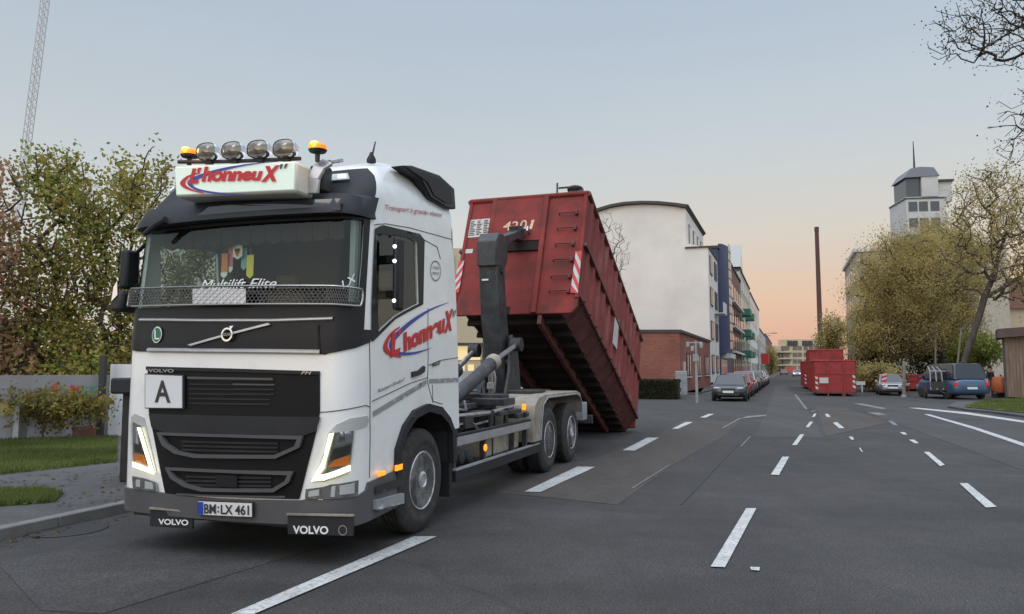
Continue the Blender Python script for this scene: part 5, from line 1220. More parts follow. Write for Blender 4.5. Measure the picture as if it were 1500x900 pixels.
gq('graffiti_teal', [(118,568),(146,564),(150,582),(132,592),(118,586)], (.12,.3,.3))
gq('graffiti_violet', [(50,572),(72,568),(70,600),(44,604)], (.28,.2,.34))
gq('graffiti_yellow', [(0,590),(30,588),(28,606),(2,610)], (.42,.36,.12))
for px_ in (153, 33):
    p = G(px_, 645 if px_ > 100 else 650); MB().box((p.x-.06,p.y-.25,0),(p.x+.06,p.y-.13,1.95 if px_ > 100 else .9)).build('fence_post', M['hub'] if px_ > 100 else M['greyl'])
    tag(C.objects[-1], 'dark upright post before the wall, right of the graffiti' if px_ > 100 else 'short grey box post before the graffiti wall', 'post')
p = G(162,644); o = MB().box((p.x-.02,p.y-.1,0),(p.x+.7,p.y-.04,1.75)).build('hoarding', M['board']); tag(o, 'white upright site panel at the right end of the graffiti wall', 'panel')
p = G(178,708,.1); cbn = thing('utility_cabinet', (p.x, p.y+.1, .1), R(-8), 'dark grey roadside cabinet with overhanging lid, half behind the cab', 'cabinet')
MB().box((-.10,-.0,0),(.9,.6,1.22)).build('housing', mat('cabinet_dark', (.022,.021,.021), .8, var=.4, vscale=5), cbn, bevel=.02)
MB().box((-.24,-.08,1.2),(.95,.7,1.42)).build('lid', M['plastic'], cbn, bevel=.03)
# crane
M['cranew'] = mat('crane_white', (.5,.5,.5), .5); M['craner'] = mat('crane_red', (.5,.06,.05), .5)
YC = 62
ct0 = D(22,420,YC); ct1 = D(74,-60,YC)
cr = thing('crawler_crane', (ct0.x-1, YC, 0), 0, 'white lattice-boom crane with red machine house behind the left trees', 'crane')
o_ = Vector((ct0.x-1, YC, 0)); A = Vector((0,0,2.2)); E_ = ct1-o_; b = MB()
d = (E_-A).normalized(); u = Vector((0,1,0)); r_ = d.cross(u).normalized(); hw_ = .24; n_ = 44; Lc = (E_-A).length
for i, j in ((-1,-1),(1,-1),(1,1),(-1,1)): b.tube([A+r_*.1*i+u*.1*j, A+d*3+r_*hw_*i+u*hw_*j, E_+r_*hw_*i+u*hw_*j], .035, 4)
for k in range(n_*2):
    t0 = 3+(Lc-3)*k/(n_*2); t1 = 3+(Lc-3)*(k+1)/(n_*2); s_ = 1 if k % 2 else -1
    for j in (-1, 1):
        b.beam(A+d*t0+r_*hw_*s_+u*hw_*j, A+d*t1-r_*hw_*s_+u*hw_*j, .03, .03); b.beam(A+d*t0+u*hw_*s_+r_*hw_*j, A+d*t1-u*hw_*s_+r_*hw_*j, .03, .03)
b.build('boom', M['cranew'], cr)
MB().box((-1.5,-1.5,1.2),(3.4,1.5,3.4)).box((2.4,-1.5,1.4),(4.2,1.5,3.2)).build('machine_house', M['craner'], cr, bevel=.1)
MB().box((-2.2,-1.7,1.3),(-.9,-.5,3.5)).build('operator_cab', M['pane'], cr, bevel=.08)
for y in (-2.2,1.4): MB().prism([(-3,.3),(-2.6,0),(3.4,0),(3.8,.3),(3.8,.8),(3.4,1.1),(-2.6,1.1),(-3,.8)], 1, y, y+.8).build('track', M['hub'], cr, bevel=.05)
MB().tube([(2.8,0,3.2),(1.6,0,9.5)], .12, 6).tube([(1.6,0,9.5), tuple(A+d*9)], .04, 6).build('back_mast', M['craner'], cr)

# fallen leaves along the left kerb, pavement and verge
def fallen(name, pts, z, n, seed, cols, size=.035):
    rs = np.random.RandomState(seed); P = np.array(pts); lo, hi = P.min(0), P.max(0); Q = []
    while len(Q) < n:
        c = lo+(hi-lo)*rs.rand(2)
        if inside(c, pts): Q.append(c)
    Q = np.array(Q); a = rs.rand(n)*6.28; s_ = size*(.6+.7*rs.rand(n)); V = np.zeros((n, 4, 3)); tz = rs.rand(n, 4)*.018
    for k, (du, dv) in enumerate(((-1,0),(0,-.6),(1,0),(0,.6))):
        V[:, k] = np.c_[Q[:, 0]+(du*np.cos(a)-dv*np.sin(a))*s_, Q[:, 1]+(du*np.sin(a)+dv*np.cos(a))*s_, z+.006+tz[:, k]]
    g = npmesh(name, V.reshape(-1, 3), np.arange(4*n).reshape(n, 4), leafmat(name+'_mat', cols)); g['kind'] = 'stuff'; g['label'] = {61:'fallen leaves scattered on the left pavement', 62:'fallen leaves in the gutter along the left kerb', 63:'fallen leaves on the grass before the graffiti wall'}[seed]
FC = [(.20,.14,.04),(.14,.08,.03),(.25,.19,.05),(.09,.06,.03)]
fallen('fallen_leaves', GP([(-40,742),(210,742),(210,680),(-40,702)], .1), .10, 170, 61, FC)
fallen('fallen_leaves', [tl(kx+.02,-6)[:2], tl(kx+.35,-6)[:2], tl(kx+.35,8)[:2], tl(kx+.02,8)[:2]], .0, 260, 62, FC, .03)
fallen('fallen_leaves', GP([(-40,700),(165,677),(165,650),(-40,655)], .1), .14, 200, 63, FC, .035)
# ================================================================ trees
def bark(name, c): return mat(name, c, .9, var=.3, vscale=6, stretch=(1,1,.3), bump=.3, bscale=20)
M['bark'] = bark('bark_brown', (.07,.055,.045)); M['barkp'] = bark('bark_pale', (.22,.19,.15)); M['barkd'] = bark('bark_dark', (.035,.03,.028))
def tree(name, label, base, blobs, trunk_r, nodes, leaves, lsize, leaf_m, bark_m, seed, cat='tree', group=None, spread=.35, tip=.008, top_bias=0, lean=(0,0), fork=.35, ncl=None, hang=0, jitter=.12):
    """blobs: list of (centre (x,y,z), (rx,ry,rz), weight) that the crown fills; limbs reach out to every clump"""
    rs = np.random.RandomState(seed); base = np.array(base, float); pts = []
    wsum = sum(b_[2] for b_ in blobs)
    for c, r, wgt in blobs:
        k = int(nodes*wgt/wsum); q = rs.normal(size=(k, 3)); q /= np.linalg.norm(q, axis=1)[:, None]; q *= (rs.rand(k)**.45)[:, None]
        q *= 1+.18*np.sin(q[:, [0]]*9+seed)*np.cos(q[:, [2]]*7)
        pts.append(np.array(c)+q*np.array(r))
    P = np.vstack(pts); P = P[P[:, 2] > base[2]+.3]
    cz = np.mean([b_[0][2]-b_[1][2]*.7 for b_ in blobs]); c0 = np.mean([b_[0] for b_ in blobs], axis=0)
    zf = base[2]+max(.4, (cz-base[2])*fork+.3)
    T = [base]; nseg = 5; topz = min(c0[2]+blobs[0][1][2]*.1, c0[2]+1)
    for i in range(1, nseg+6):
        t = i/(nseg+5); z = base[2]+(topz-base[2])*t
        T.append(np.array([base[0]+lean[0]*t+(c0[0]-base[0]-lean[0])*max(0, t-.2)*.6+rs.normal()*.04, base[1]+(c0[1]-base[1])*t*.5+rs.normal()*.04, z]))
    nod = list(T); par = [-1]+list(range(len(T)-1)); start = [i for i, p in enumerate(T) if p[2] >= zf] or [len(T)-1]
    cen = np.array(T[start[0]]); order = np.argsort(np.linalg.norm(P-cen, axis=1)); act = list(start)
    A = np.array([nod[i] for i in act]); idx = list(act)
    depth = {i: 0 for i in act}
    for oi in order:
        p = P[oi]; dd = np.linalg.norm(A-p, axis=1)+ .25*np.linalg.norm(A-cen, axis=1); j = int(np.argmin(dd)); a = A[j]
        gap = np.linalg.norm(p-a); k = max(1, int(gap/.55)); prev = idx[j]
        for s_ in range(1, k+1):
            q = a+(p-a)*s_/k; q = q+(rs.normal(size=3)*jitter*min(1, gap)*(s_ < k)); q[2] -= hang*(s_/k)**2*.2
            nod.append(q); par.append(prev); prev = len(nod)-1; A = np.vstack([A, q]); idx.append(prev)
    nod = np.array(nod); n = len(nod); w_ = np.zeros(n); ch = [0]*n
    for i in range(n-1, 0, -1):
        if ch[i] == 0: w_[i] = 1
        w_[par[i]] += w_[i]; ch[par[i]] += 1
    rad = tip+(trunk_r-tip)*(w_/w_[0])**.5
    V = []; F = []
    for i in range(1, n):
        a, c = nod[par[i]], nod[i]; ra = min(rad[par[i]], rad[i]*1.5) if par[i] >= len(T) or i < len(T) else rad[i]*1.2; rc_ = rad[i]
        if i < len(T): ra = rad[par[i]]*(1.25 if par[i] == 0 else 1)
        d = c-a; ln = np.linalg.norm(d)
        if ln < 1e-5: continue
        d /= ln; u = np.cross(d, (0.3,.9,.2)); u /= np.linalg.norm(u)+1e-9; v = np.cross(d, u); m = 8 if ra > .05 else (5 if ra > .02 else 3); b0 = len(V)
        for p, r in ((a, ra), (c, rc_)):
            for k in range(m):
                t = 2*math.pi*k/m; V.append(p+(u*math.cos(t)+v*math.sin(t))*r)
        for k in range(m): F.append((b0+k, b0+(k+1) % m, b0+m+(k+1) % m, b0+m+k))
    V = np.array(V)-base
    root = thing(name, tuple(base), 0, label, cat, group)
    npmesh('trunk', V, F, bark_m, root, smooth=True)
    if leaves:
        tips = nod[len(T):]; m = len(tips); pick = rs.randint(0, m, leaves)
        cl = tips[pick]+rs.normal(size=(leaves, 3))*spread
        keep = np.sin(cl[:, 0]*2.1+seed)*np.cos(cl[:, 2]*1.9+seed*2)*np.sin(cl[:, 1]*1.7) > -.55+.25*rs.rand(leaves); cl = cl[keep]; k = len(cl)
        a = rs.normal(size=(k, 3)); a[:, 2] -= hang; a /= np.linalg.norm(a, axis=1)[:, None]; b2 = rs.normal(size=(k, 3)); b2 -= a*(a*b2).sum(1)[:, None]; b2 /= np.linalg.norm(b2, axis=1)[:, None]
        s_ = lsize*(.6+.8*rs.rand(k))[:, None]; w2 = b2*s_*.32; c = cl-base; V = np.stack([c-a*s_*.5, c-w2, c+a*s_*.5, c+w2], 1).reshape(-1, 3)
        V = V.reshape(k, 4, 3); V = V[V[:, :, 2].min(1) > .05]; k = len(V)
        npmesh('crown', V.reshape(-1, 3), np.arange(4*k).reshape(k, 4), leaf_m, root)
    return root
M['l_green'] = leafmat('leaf_green_autumn', [(.17,.23,.04),(.27,.30,.06),(.31,.27,.07),(.14,.19,.035),(.38,.27,.07)])
M['l_mix'] = leafmat('leaf_mixed_autumn', [(.29,.29,.06),(.40,.32,.08),(.20,.25,.05),(.44,.28,.08),(.33,.31,.09)])
M['l_orange'] = leafmat('leaf_pink_orange', [(.36,.22,.12),(.42,.28,.17),(.26,.22,.08),(.34,.16,.10)])
M['l_olive'] = leafmat('leaf_olive_brown', [(.40,.32,.12),(.48,.37,.15),(.35,.29,.12),(.52,.38,.16),(.36,.33,.13)])
M['l_dark'] = leafmat('leaf_dark', [(.045,.05,.022),(.07,.07,.03),(.11,.10,.04)])
M['l_yg'] = leafmat('leaf_yellow_green', [(0.221,0.247,0.052),(0.286,0.286,0.065),(0.156,0.195,0.039)])
M['l_gold'] = leafmat('leaf_gold', [(.26,.20,.05),(.32,.25,.07),(.17,.16,.04)])
M['l_few'] = leafmat('leaf_bare_tree', [(.08,.07,.04),(.14,.11,.05),(.06,.06,.04)])
def TB(px, py, Y, rx, rz, w=1, ry=None, dy=0): p = D(px, py, Y); k = Y/1083; return ((p.x, Y+dy, p.z), (rx*k, (ry or rx*k), rz*k), w)
p = D(170,600,21)
tree('birch_tree', 'airy autumn tree with green and yellow leaves just left of the truck cab', (p.x, 21, .1),
     [TB(185,400,21,62,150,3,1.4), TB(205,270,21,48,55,1,1), TB(165,520,20,80,60,2,1.4), TB(150,300,21,55,70,1.2,1.2)], .11, 420, 10500, .115, M['l_mix'], M['bark'], 5, spread=.20, tip=.009)
p = D(70,600,20)
tree('birch_tree', 'bushy tree with mixed green and rusty leaves behind the grass verge, middle left', (p.x, 20, .1),
     [TB(95,370,20,70,120,3,1.5), TB(75,260,20,60,45,1,1), TB(60,500,19.5,90,80,3,1.5), TB(110,560,18.6,80,38,1.4,.9)], .12, 480, 14500, .115, M['l_green'], M['bark'], 9, spread=.21, tip=.009)
for px_, Y_, lb_ in ((285,31,'green-yellow tree seen through the windscreen and left side window'), (480,36,'green-yellow tree standing behind the cab')):
    q_ = D(px_,560,Y_); cc_ = copy_tree(C.objects[-1].parent); cc_.location = (q_.x, q_.y, .05); cc_.rotation_euler = (0,0,px_*.01); cc_['label'] = lb_
p = D(-20,600,19)
tree('birch_tree', 'leafy tree with pinkish leaves at the left edge of the photo', (p.x, 19, .1),
     [TB(10,420,19,60,110,2,1.4), TB(-30,300,19,60,80,1.2,1.4), TB(10,540,18.8,70,60,2,1.2), TB(-110,420,19,70,150,2,1.5)], .13, 400, 9500, .125, M['l_orange'], M['bark'], 13, spread=.22, tip=.009)
p = D(120,640,17)
tree('shrub', 'low green shrub hanging over the graffiti wall', (p.x-.6, 16.5, .1), [TB(60,592,16.3,70,16,1,.4), TB(118,596,16.3,46,16,.8,.35), TB(60,618,16.3,40,14,.5,.3)], .02, 160, 3800, .085, M['l_gold'], M['bark'], 17, cat='shrub', spread=.14, tip=.006)
# dark thicket behind the wall closes the view low down
tree('thicket', 'dark green thicket behind the low graffiti wall', (*D(90,640,25.)[:2], .0), [TB(60,560,25,150,50,2,1.2), TB(200,550,25,90,60,1.4,1.2), TB(-80,540,25,120,80,1.5,1.2)], .06, 300, 12000, .2, M['l_dark'], M['barkd'], 19, cat='shrub', spread=.3)
# thin bare tree before the white wall
tree('bare_tree', 'thin leafless tree standing before the white end wall', (*D(893,560,57)[:2], 0), [TB(893,370,57,34,62,1,1.5)], .08, 420, 0, .1, M['l_few'], M['bark'], 21, tip=.007, jitter=.25)
# right side
tree('willow_tree', 'broad dense olive-brown tree behind the parked vehicles, left of the pair', (*D(1306,560,58)[:2], 0),
     [TB(1300,430,58,52,78,3,3), TB(1340,392,58,50,54,2,3), TB(1283,480,57,36,40,1,2), TB(1345,470,58,46,46,1.6,3)], .22, 560, 95000, .125, M['l_olive'], M['barkd'], 23, spread=.5, tip=.012, hang=.6, group=None)
tree('willow_tree', 'olive-brown tree with arching crown, right of the pair, above the blue van', (*D(1378,560,60)[:2], 0),
     [TB(1390,400,60,48,76,3,3), TB(1365,362,60,44,36,1.4,2.5), TB(1395,470,60,36,36,1,2)], .22, 520, 76000, .125, M['l_olive'], M['barkd'], 27, spread=.5, tip=.012, hang=.6)
tree('leaning_tree', 'leaning tree with pale open crown and bare limbs, right of the olive trees', (*D(1398,575,44)[:2], 0),
     [TB(1460,300,44,70,60,3,2.5), TB(1430,380,44,60,60,2,2.5), TB(1500,380,44,60,80,2,2.5), TB(1540,330,44,60,90,2,2.5)], .19, 620, 20000, .12, M['l_olive'], M['bark'], 31, spread=.34, tip=.010, lean=(3.2,0), jitter=.2, fork=.7)
tree('bare_tree', 'nearly leafless dark tree reaching into the top right corner', (*D(1660,640,21)[:2], 0),
     [TB(1500,30,21,120,75,2.6,1.6), TB(1420,50,21,62,50,.6,1.2), TB(1510,190,21,62,62,.8,1.2), TB(1620,120,21,110,140,2,2)], .13, 1150, 3200, .07, M['l_few'], M['barkd'], 37, spread=.16, tip=.0035, jitter=.1, fork=.9)
for i, (px, py, Y, rx, rz, lm, lb) in enumerate((
    (1285,520,60,40,34,'l_dark','dark green shrub below the olive trees, nearest the containers'), (1345,520,64,44,30,'l_dark','dark green shrub behind the red skip'),
    (1283,550,52,14,9,'l_olive','small bright shrub just right of the red containers'), (1430,515,56,30,26,'l_yg','yellow-green shrub behind the blue van'),
    (1292,556,54,24,9,'l_dark','low olive shrub between containers and silver car'), (1400,520,66,40,30,'l_dark','dark shrub behind the blue van, under the leaning trunk'))):
    tree('shrub', lb, (*D(px,565,Y)[:2], 0), [TB(px,py,Y,rx,rz,1,2)], .06, 130, 7000, .17, M[lm], M['barkd'], 41+i, cat='shrub', spread=.3)
tree('street_tree', 'brownish tree behind the stacked red containers', (*D(1218,560,105)[:2], 0), [TB(1220,490,105,20,36,2,3), TB(1212,520,105,16,20,1,2)], .2, 220, 9000, .26, M['l_olive'], M['barkd'], 51, spread=.45, tip=.02)
tree('street_tree', 'far thin autumn tree at the end of the left row of houses', (*D(1130,560,210)[:2], 0), [TB(1130,528,210,6,18,2,2)], .2, 90, 3000, .4, M['l_olive'], M['barkd'], 53, spread=.6, tip=.03)
# hedge before the brick gable
def hedge(name, label, a, c, wd, h, n, seed, m='hedge'):
    rs = np.random.RandomState(seed); a = Vector(a); c = Vector(c); L = (c-a).length; yaw = math.atan2((c-a).y, (c-a).x)
    t = thing(name, a, yaw, label, 'hedge'); MB().box((.06,-wd/2+.06,0),(L-.06,wd/2-.06,h-.08)).build('stems', M['barkd'], t)
    q = rs.rand(n, 3)*np.array([L, wd, h])-np.array([0, wd/2, 0]); f = rs.randint(0, 3, n)
    q[f == 0, 1] = np.where(rs.rand((f == 0).sum()) < .7, -wd/2, wd/2)+rs.normal(size=(f == 0).sum())*.03; q[f == 1, 2] = h+rs.normal(size=(f == 1).sum())*.03
    u = rs.normal(size=(n, 3)); u /= np.linalg.norm(u, axis=1)[:, None]; v = rs.normal(size=(n, 3)); v -= u*(u*v).sum(1)[:, None]; v /= np.linalg.norm(v, axis=1)[:, None]
    s_ = .05; V = np.stack([q-u*s_, q-v*s_*.6, q+u*s_, q+v*s_*.6], 1).reshape(-1, 3)
    npmesh('foliage', V, np.arange(4*n).reshape(n, 4), M[m], t)
hedge('hedge', 'clipped dark hedge at the foot of the brick gable wall', G(925,584), G(996,585), 1.1, 1.0, 9000, 3)
# ================================================================ cars
def paint(name, c, met=0): return mat(name, c, .3, metal=met, coat=.7, spec=.5)
PC = {'dark': paint('car_paint_dark', (.02,.025,.035), .2), 'red': paint('car_paint_red', (.28,.02,.03)), 'silver': paint('car_paint_silver', (.33,.34,.36), .5), 'black': paint('car_paint_black', (.012,.012,.014)), 'white': paint('car_paint_white', (.6,.6,.6)), 'grey': paint('car_paint_grey', (.12,.13,.14), .3), 'blue': paint('car_paint_blue', (.05,.105,.19), .3)}
M['taill'] = mat('tail_lamp_red', (.35,.015,.02), .2, emit=(1,.05,.03), es=.25)
M['headl'] = mat('car_headlamp', (.5,.52,.54), .1, metal=.5)
def car(label, loc, rz, col, L=4.4, Wd=1.78, H=1.45, kind='hatch', name='parked_car', group=None, cat='car', lit=False):
    t = thing(name, loc, rz, label, cat, group); w = Wd/2; P = PC[col]; sh_ = .60*H if kind != 'van' else .55*H
    # lower body rings along the length: (y, halfwidth, bottom, shoulder z, top z)
    st = [(0,.72*w,.34,.50,.56),(.08,.86*w,.26,.60,.66),(.3,.95*w,.20,.68,.76),(.9,1.0*w,.18,.80,sh_-.06),(1.25,1.0*w,.18,.84,sh_),(L-.9,1.0*w,.18,.86,sh_+.05),(L-.35,.98*w,.20,.84,sh_+.06),(L-.1,.93*w,.26,.78,sh_+.02),(L,.84*w,.38,.66,sh_-.12)]
    if kind == 'van': st[3] = (.6,1.0*w,.18,.82,sh_-.02); st[4] = (.9,1.0*w,.18,.86,sh_+.02)
    b = MB(); k = 12
    for y, hw2, zb2, zs, zt in st:
        ring = [(.80*hw2,zb2),(.97*hw2,zb2+.06),(1.0*hw2,(zb2+zs)/2),(.985*hw2,zs),(.90*hw2,zt),(.5*hw2,zt+.02)]
        ring = ring+[(-x, z) for x, z in reversed(ring)]
        b.v += [(x, y, z) for x, z in ring]
    for i in range(len(st)-1):
        for j in range(k): b.f.append((i*k+j, i*k+(j+1) % k, (i+1)*k+(j+1) % k, (i+1)*k+j))
    b.f += [tuple(reversed(range(k))), tuple((len(st)-1)*k+j for j in range(k))]
    body = b.build('body', P, t, smooth=True); sm = body.modifiers.new('sub', 'SUBSURF'); sm.levels = 1; sm.render_levels = 1
    y1, y2, y3, y4 = {'hatch': (1.05,1.85,L-.75,L-.12), 'sedan': (1.2,1.95,L-1.5,L-.85), 'van': (.75,1.45,L-.35,L-.06)}[kind]
    zs = sh_-.02; wb_, wt = .92*w, .74*w
    B = [(-wb_,y1,zs),(wb_,y1,zs),(wb_,y4,zs+.04),(-wb_,y4,zs+.04)]; Tt = [(-wt,y2,H-.03),(wt,y2,H-.03),(wt,y3,H-.02),(-wt,y3,H-.02)]
    cab_ = MB().add(B+Tt, [(0,1,5,4),(1,2,6,5),(2,3,7,6),(3,0,4,7),(4,5,6,7)]).build('cabin', P if kind != 'van' else PC['black'], t, bevel=.16 if kind == 'van' else .06)
    def pane(nm, a, b2, c, d, k1=.9, k2=.84, mt=None):
        a, b2, c, d = map(Vector, (a, b2, c, d)); cc = (a+b2+c+d)/4; nn = (b2-a).cross(d-a).normalized()
        if nn.dot(cc-Vector((0,(y1+y4)/2,zs+.2))) < 0: nn = -nn
        MB().add([cc+(p-cc)*k1+nn*.012 for p in (a, b2, c, d)], [(0,1,2,3)]).build(nm, mt or M['dglass'], t)
    pane('windscreen', B[0], B[1], Tt[1], Tt[0]); pane('rear_window', B[3], B[2], Tt[2], Tt[3])
    for sg, (i0, i1) in ((1, (1, 2)), (-1, (0, 3))):
        bm_ = (Vector(B[i0])+Vector(B[i1]))/2; tm = (Vector(Tt[i0])+Vector(Tt[i1]))/2
        pane('side_window', B[i0], bm_, tm, Tt[i0], .88); pane('side_window', bm_, B[i1], Tt[i1], tm, .88)
        MB().box((min(sg*(w-.02), sg*(w+.14)), y1+.25, zs+.02),(max(sg*(w-.02), sg*(w+.14)), y1+.37, zs+.16)).build('door_mirror', P, t, bevel=.02)
        for yy in (.82, L-.85):
            f = lambda a: sg*(w-.20+a)
            wh = MB().lathe([(f(0),.2),(f(0),.29),(f(.03),.315),(f(.17),.315),(f(.2),.29),(f(.205),.21)], (0, yy, .315), 0, 24).build('wheel', M['rubber'], t, smooth=True)
            MB().lathe([(f(.2),.215),(f(.185),.19),(f(.17),.06),(f(.19),.05),(f(.19),0)], (0, yy, .315), 0, 20).build('rim', M['rim'], wh, smooth=True)
        MB().box((min(sg*.48*w, sg*.84*w), -.005 if 0 else .02, .60),(max(sg*.48*w, sg*.84*w), .16, .70)).build('headlight', M['led'] if lit else M['headl'], t, bevel=.025)
        MB().box((min(sg*.72*w, sg*.93*w), L-.12, .74),(max(sg*.72*w, sg*.93*w), L-.01, .92)).build('tail_light', M['taill'], t, bevel=.02)
    MB().box((-.40*w,-.01,.56),(.40*w,.1,.66)).build('grille', M['hub'], t, bevel=.01); MB().box((-.6*w,-.02,.30),(.6*w,.1,.40)).build('air_intake', M['hub'], t, bevel=.01)
    MB().box((-.26,-.045,.43),(.26,-.02,.54)).build('number_plate', M['plate'], t); MB().box((-.26,L+.0,.55),(.26,L+.02,.66)).build('number_plate', M['plate'], t)
    return t
cy = -math.atan(.372)
c0 = G(1067,588.5)
crow = [('dark','dark blue-black car with clear windscreen, first in the parked row on the left','hatch'),('red','dark red car parked second in the row behind the dark one','hatch'),('silver','silver car parked third in the row, behind the red one','hatch'),('black','black car parked fourth in the row on the left','sedan'),('grey','grey car parked fifth in the row on the left','hatch'),('silver','silver car far along the parked row, before the white one','sedan'),('white','white car near the far end of the parked row','hatch'),('dark','last dark car of the parked row on the left','hatch')]
Y = 0
for i, (c, lb, kd) in enumerate(crow):
    d = 6.2*i+(1.0 if i > 3 else 0); car(lb, (c0.x+d*.349, c0.y+d*.937, .0), cy, c, kind=kd, H=1.33+.07*(i % 3), Wd=1.72, group='cars parked along the left kerb')
for i, (px, col, lb) in enumerate(((1196,'white','pale car far down the street near its end'), (1176,'red','small red car far down the street'))):
    p = D(px-28, 548, 150+40*i); car(lb, (p.x, p.y, 0), cy, col, lit=(i == 0))
p = D(676,560,44); car('red car glimpsed between cab and lift arm', (p.x, 43.5, .1), R(80), 'red'); p = D(712,560,40); car('light blue car glimpsed behind the lift arm', (p.x+1.5, 38.5, .1), R(78), 'blue')
# right-hand vehicles
c = G(1410,586); car('blue people carrier with wide dark rear window, parked by the shed', (c.x+.9, c.y+4.6, 0), R(-205+22), 'blue', L=4.4, Wd=1.95, H=1.95, kind='van', name='parked_van', cat='van')
c = G(1311,580); car('small silver car parked left of the red skip', (c.x-.1, c.y, 0), R(-22), 'silver', L=3.8, Wd=1.5, H=1.32, group=None)
# trailer with folded frame beside the blue van
c = G(1381,585); tr = thing('small_trailer', (c.x, c.y+.2, 0), R(-20), 'dark low trailer with tangled frame at the left of the blue van', 'trailer')
MB().box((-.45,0,.45),(.45,2.2,.55)).box((-.45,0,.55),(.45,.05,.95)).build('bed', M['hub'], tr); b = MB()
for x in (-.45,-.15,.15,.45): b.tube([(x,.0,.5),(x*.9,.3,1.5),(x*.7,1.4,1.75)], .03, 6)
b.tube([(-.4,.3,1.5),(.4,.3,1.5)], .03, 6); b.build('cage', M['greyl'], tr); b = MB()
MB().prism([(-.45,1.0),(.4,.9),(.35,1.4),(-.15,1.6),(-.4,1.4)], 1, .5, 1.9).build('tarpaulin', M['arm'], tr, bevel=.1)
for sg in (1,-1): MB().lathe([(sg*.47,.0),(sg*.47,.3),(sg*.6,.3),(sg*.6,.0)], (0,1.2,.3), 0, 20).build('wheel', M['rubber'], tr, smooth=True)
MB().tube([(0,0,.4),(0,-1.2,.35)], .04, 8).build('drawbar', M['hub'], tr)
# ================================================================ red containers standing at the roadside
def skip(label, o, yaw, W2, L2, H2, band=True, cat='container', name='rolloff_container', group='red roll-off containers at the roadside'):
    t = thing(name, o, yaw, label, cat, group); h = W2/2
    MB().box((-h,0,.15),(h,.06,H2)).build('front_wall', M['redbright'], t, bevel=.01)
    MB().box((-h,L2-.06,.15),(h,L2,H2)).build('tail_door', M['redbright'], t, bevel=.01)
    for sg in (1,-1):
        x0, x1 = sorted((sg*(h-.06), sg*h)); s_ = MB().box((x0,.06,.15),(x1,L2-.06,H2)).build('side_wall', M['redbright'], t); b = MB(); xa, xb = sorted((sg*h, sg*(h+.06)))
        for k in range(int(L2/.6)): b.box((xa,.3+k*.6-.03,.2),(xb,.3+k*.6+.04,H2-.06))
        b.build('side_rib', M['redbright'], s_)
    MB().box((-h,0,.15),(h,L2,.22)).build('floor', M['cunder'], t)
    b = MB().tube([(-h,0,H2),(h,0,H2),(h,L2,H2),(-h,L2,H2),(-h,0,H2)], .06, 6); b.build('top_rail', M['redbright'], t)
    b = MB()
    for x in (-.18*W2, .22*W2): b.box((x-.04,-.06,.0),(x+.04,0,H2-.02))
    b.build('channel', M['redbright'], t)
    MB().box((-h,-.03,H2*.62),(h,0,H2*.66)).build('middle_rail', M['redbright'], t)
    for x in (-.4,.4): MB().box((x-.05,0,.0),(x+.05,L2,.15)).build('skid_rail', M['cedge'], t)
    MB().box((-h+.05,-.008,.15),(h-.05,-.0,.26)).build('dirty_edge', M['cedge'], t)
    nt2 = MB().box((-h+.25,-.07,H2*.36),(-h+.75,-.062,H2*.52)).build('notice_sheet', M['notice'], t)
    for sg in (1,-1):
        b = MB()
        for k in range(3): z = .45+k*.3; b.add([(sg*(h-.02),-.035,z),(sg*(h-.17),-.035,z+.08*sg),(sg*(h-.17),-.035,z+.15+.08*sg),(sg*(h-.02),-.035,z+.15)], [(0,1,2,3)])
        b.build('hazard_stripe', M['notice'], t)
    return t
c = G(1224,580.5)
skip('red container with white notice, front one of the roadside group', (c.x, c.y, 0), R(-19), 2.25, 5.0, 2.12)
p = D(1211,560,52.5); skip('taller red container standing right behind the front one', (p.x, 52.5, 0), R(-20), 2.2, 6, 2.95)
p = D(1193,560,60); skip('red container at the left rear of the roadside group, partly hidden', (p.x, 60, 0), R(-19), 1.5, 6, 2.2)
c = G(1349,574); skip('low red skip with yellow end behind the silver car', (c.x, c.y+1, 0), R(-4), 2.0, 4.0, 1.15, name='skip', cat='skip', group=None)
o = MB().box((c.x-1.35, c.y+.9, .15), (c.x-1.02, c.y+3, 1.1)).build('sand_box', mat('ochre', (.30,.17,.04), .7, var=.2), bevel=.02); tag(o, 'ochre yellow box against the left end of the low red skip', 'box')
# ================================================================ street furniture
def post(label, px, pb, pt, r, m='barkp', name='wooden_post', lean=0):
    a = G(px, pb); c = D(px+lean, pt, a.y); t = thing(name, a, 0, label, 'post')
    MB().tube([(0,0,0), tuple(c-a)], [r, r*.8], 10).build('pole', M[m], t, smooth=True); MB().lathe([(0,r*1.5),(.12,r*1.4),(.14,r)], (0,0,0), 2, 10).build('foot', M['greyl'], t)
post('pale wooden post right of the silver car', 1324, 582, 529, .10); post('pale round post rising behind the skip', 1370, 572, 470, .09); post('thin pale leaning pole behind the blue van', 1398, 576, 480, .07, lean=10)
c = G(1296,579); t = thing('warning_board', c, R(-6), 'red and white striped warning board before the silver car', 'warning board')
MB().box((-.16,0,.3),(.16,.03,1.35)).build('panel', M['haz'], t); b = MB()
for k in range(4): z = .4+k*.25; b.add([(-.15,-.004,z),(.15,-.004,z+.1),(.15,-.004,z+.22),(-.15,-.004,z+.12)], [(0,1,2,3)])
b.build('stripes', M['notice'], t); MB().box((-.3,-.2,0),(.3,.2,.12)).build('foot', M['hub'], t, bevel=.02); MB().box((-.02,0,.1),(.02,.03,.3)).build('stem', M['hub'], t)
c = G(1466,583); t = thing('litter_barrel', c, 0, 'orange round-bottomed barrel beside the wooden shed', 'barrel')
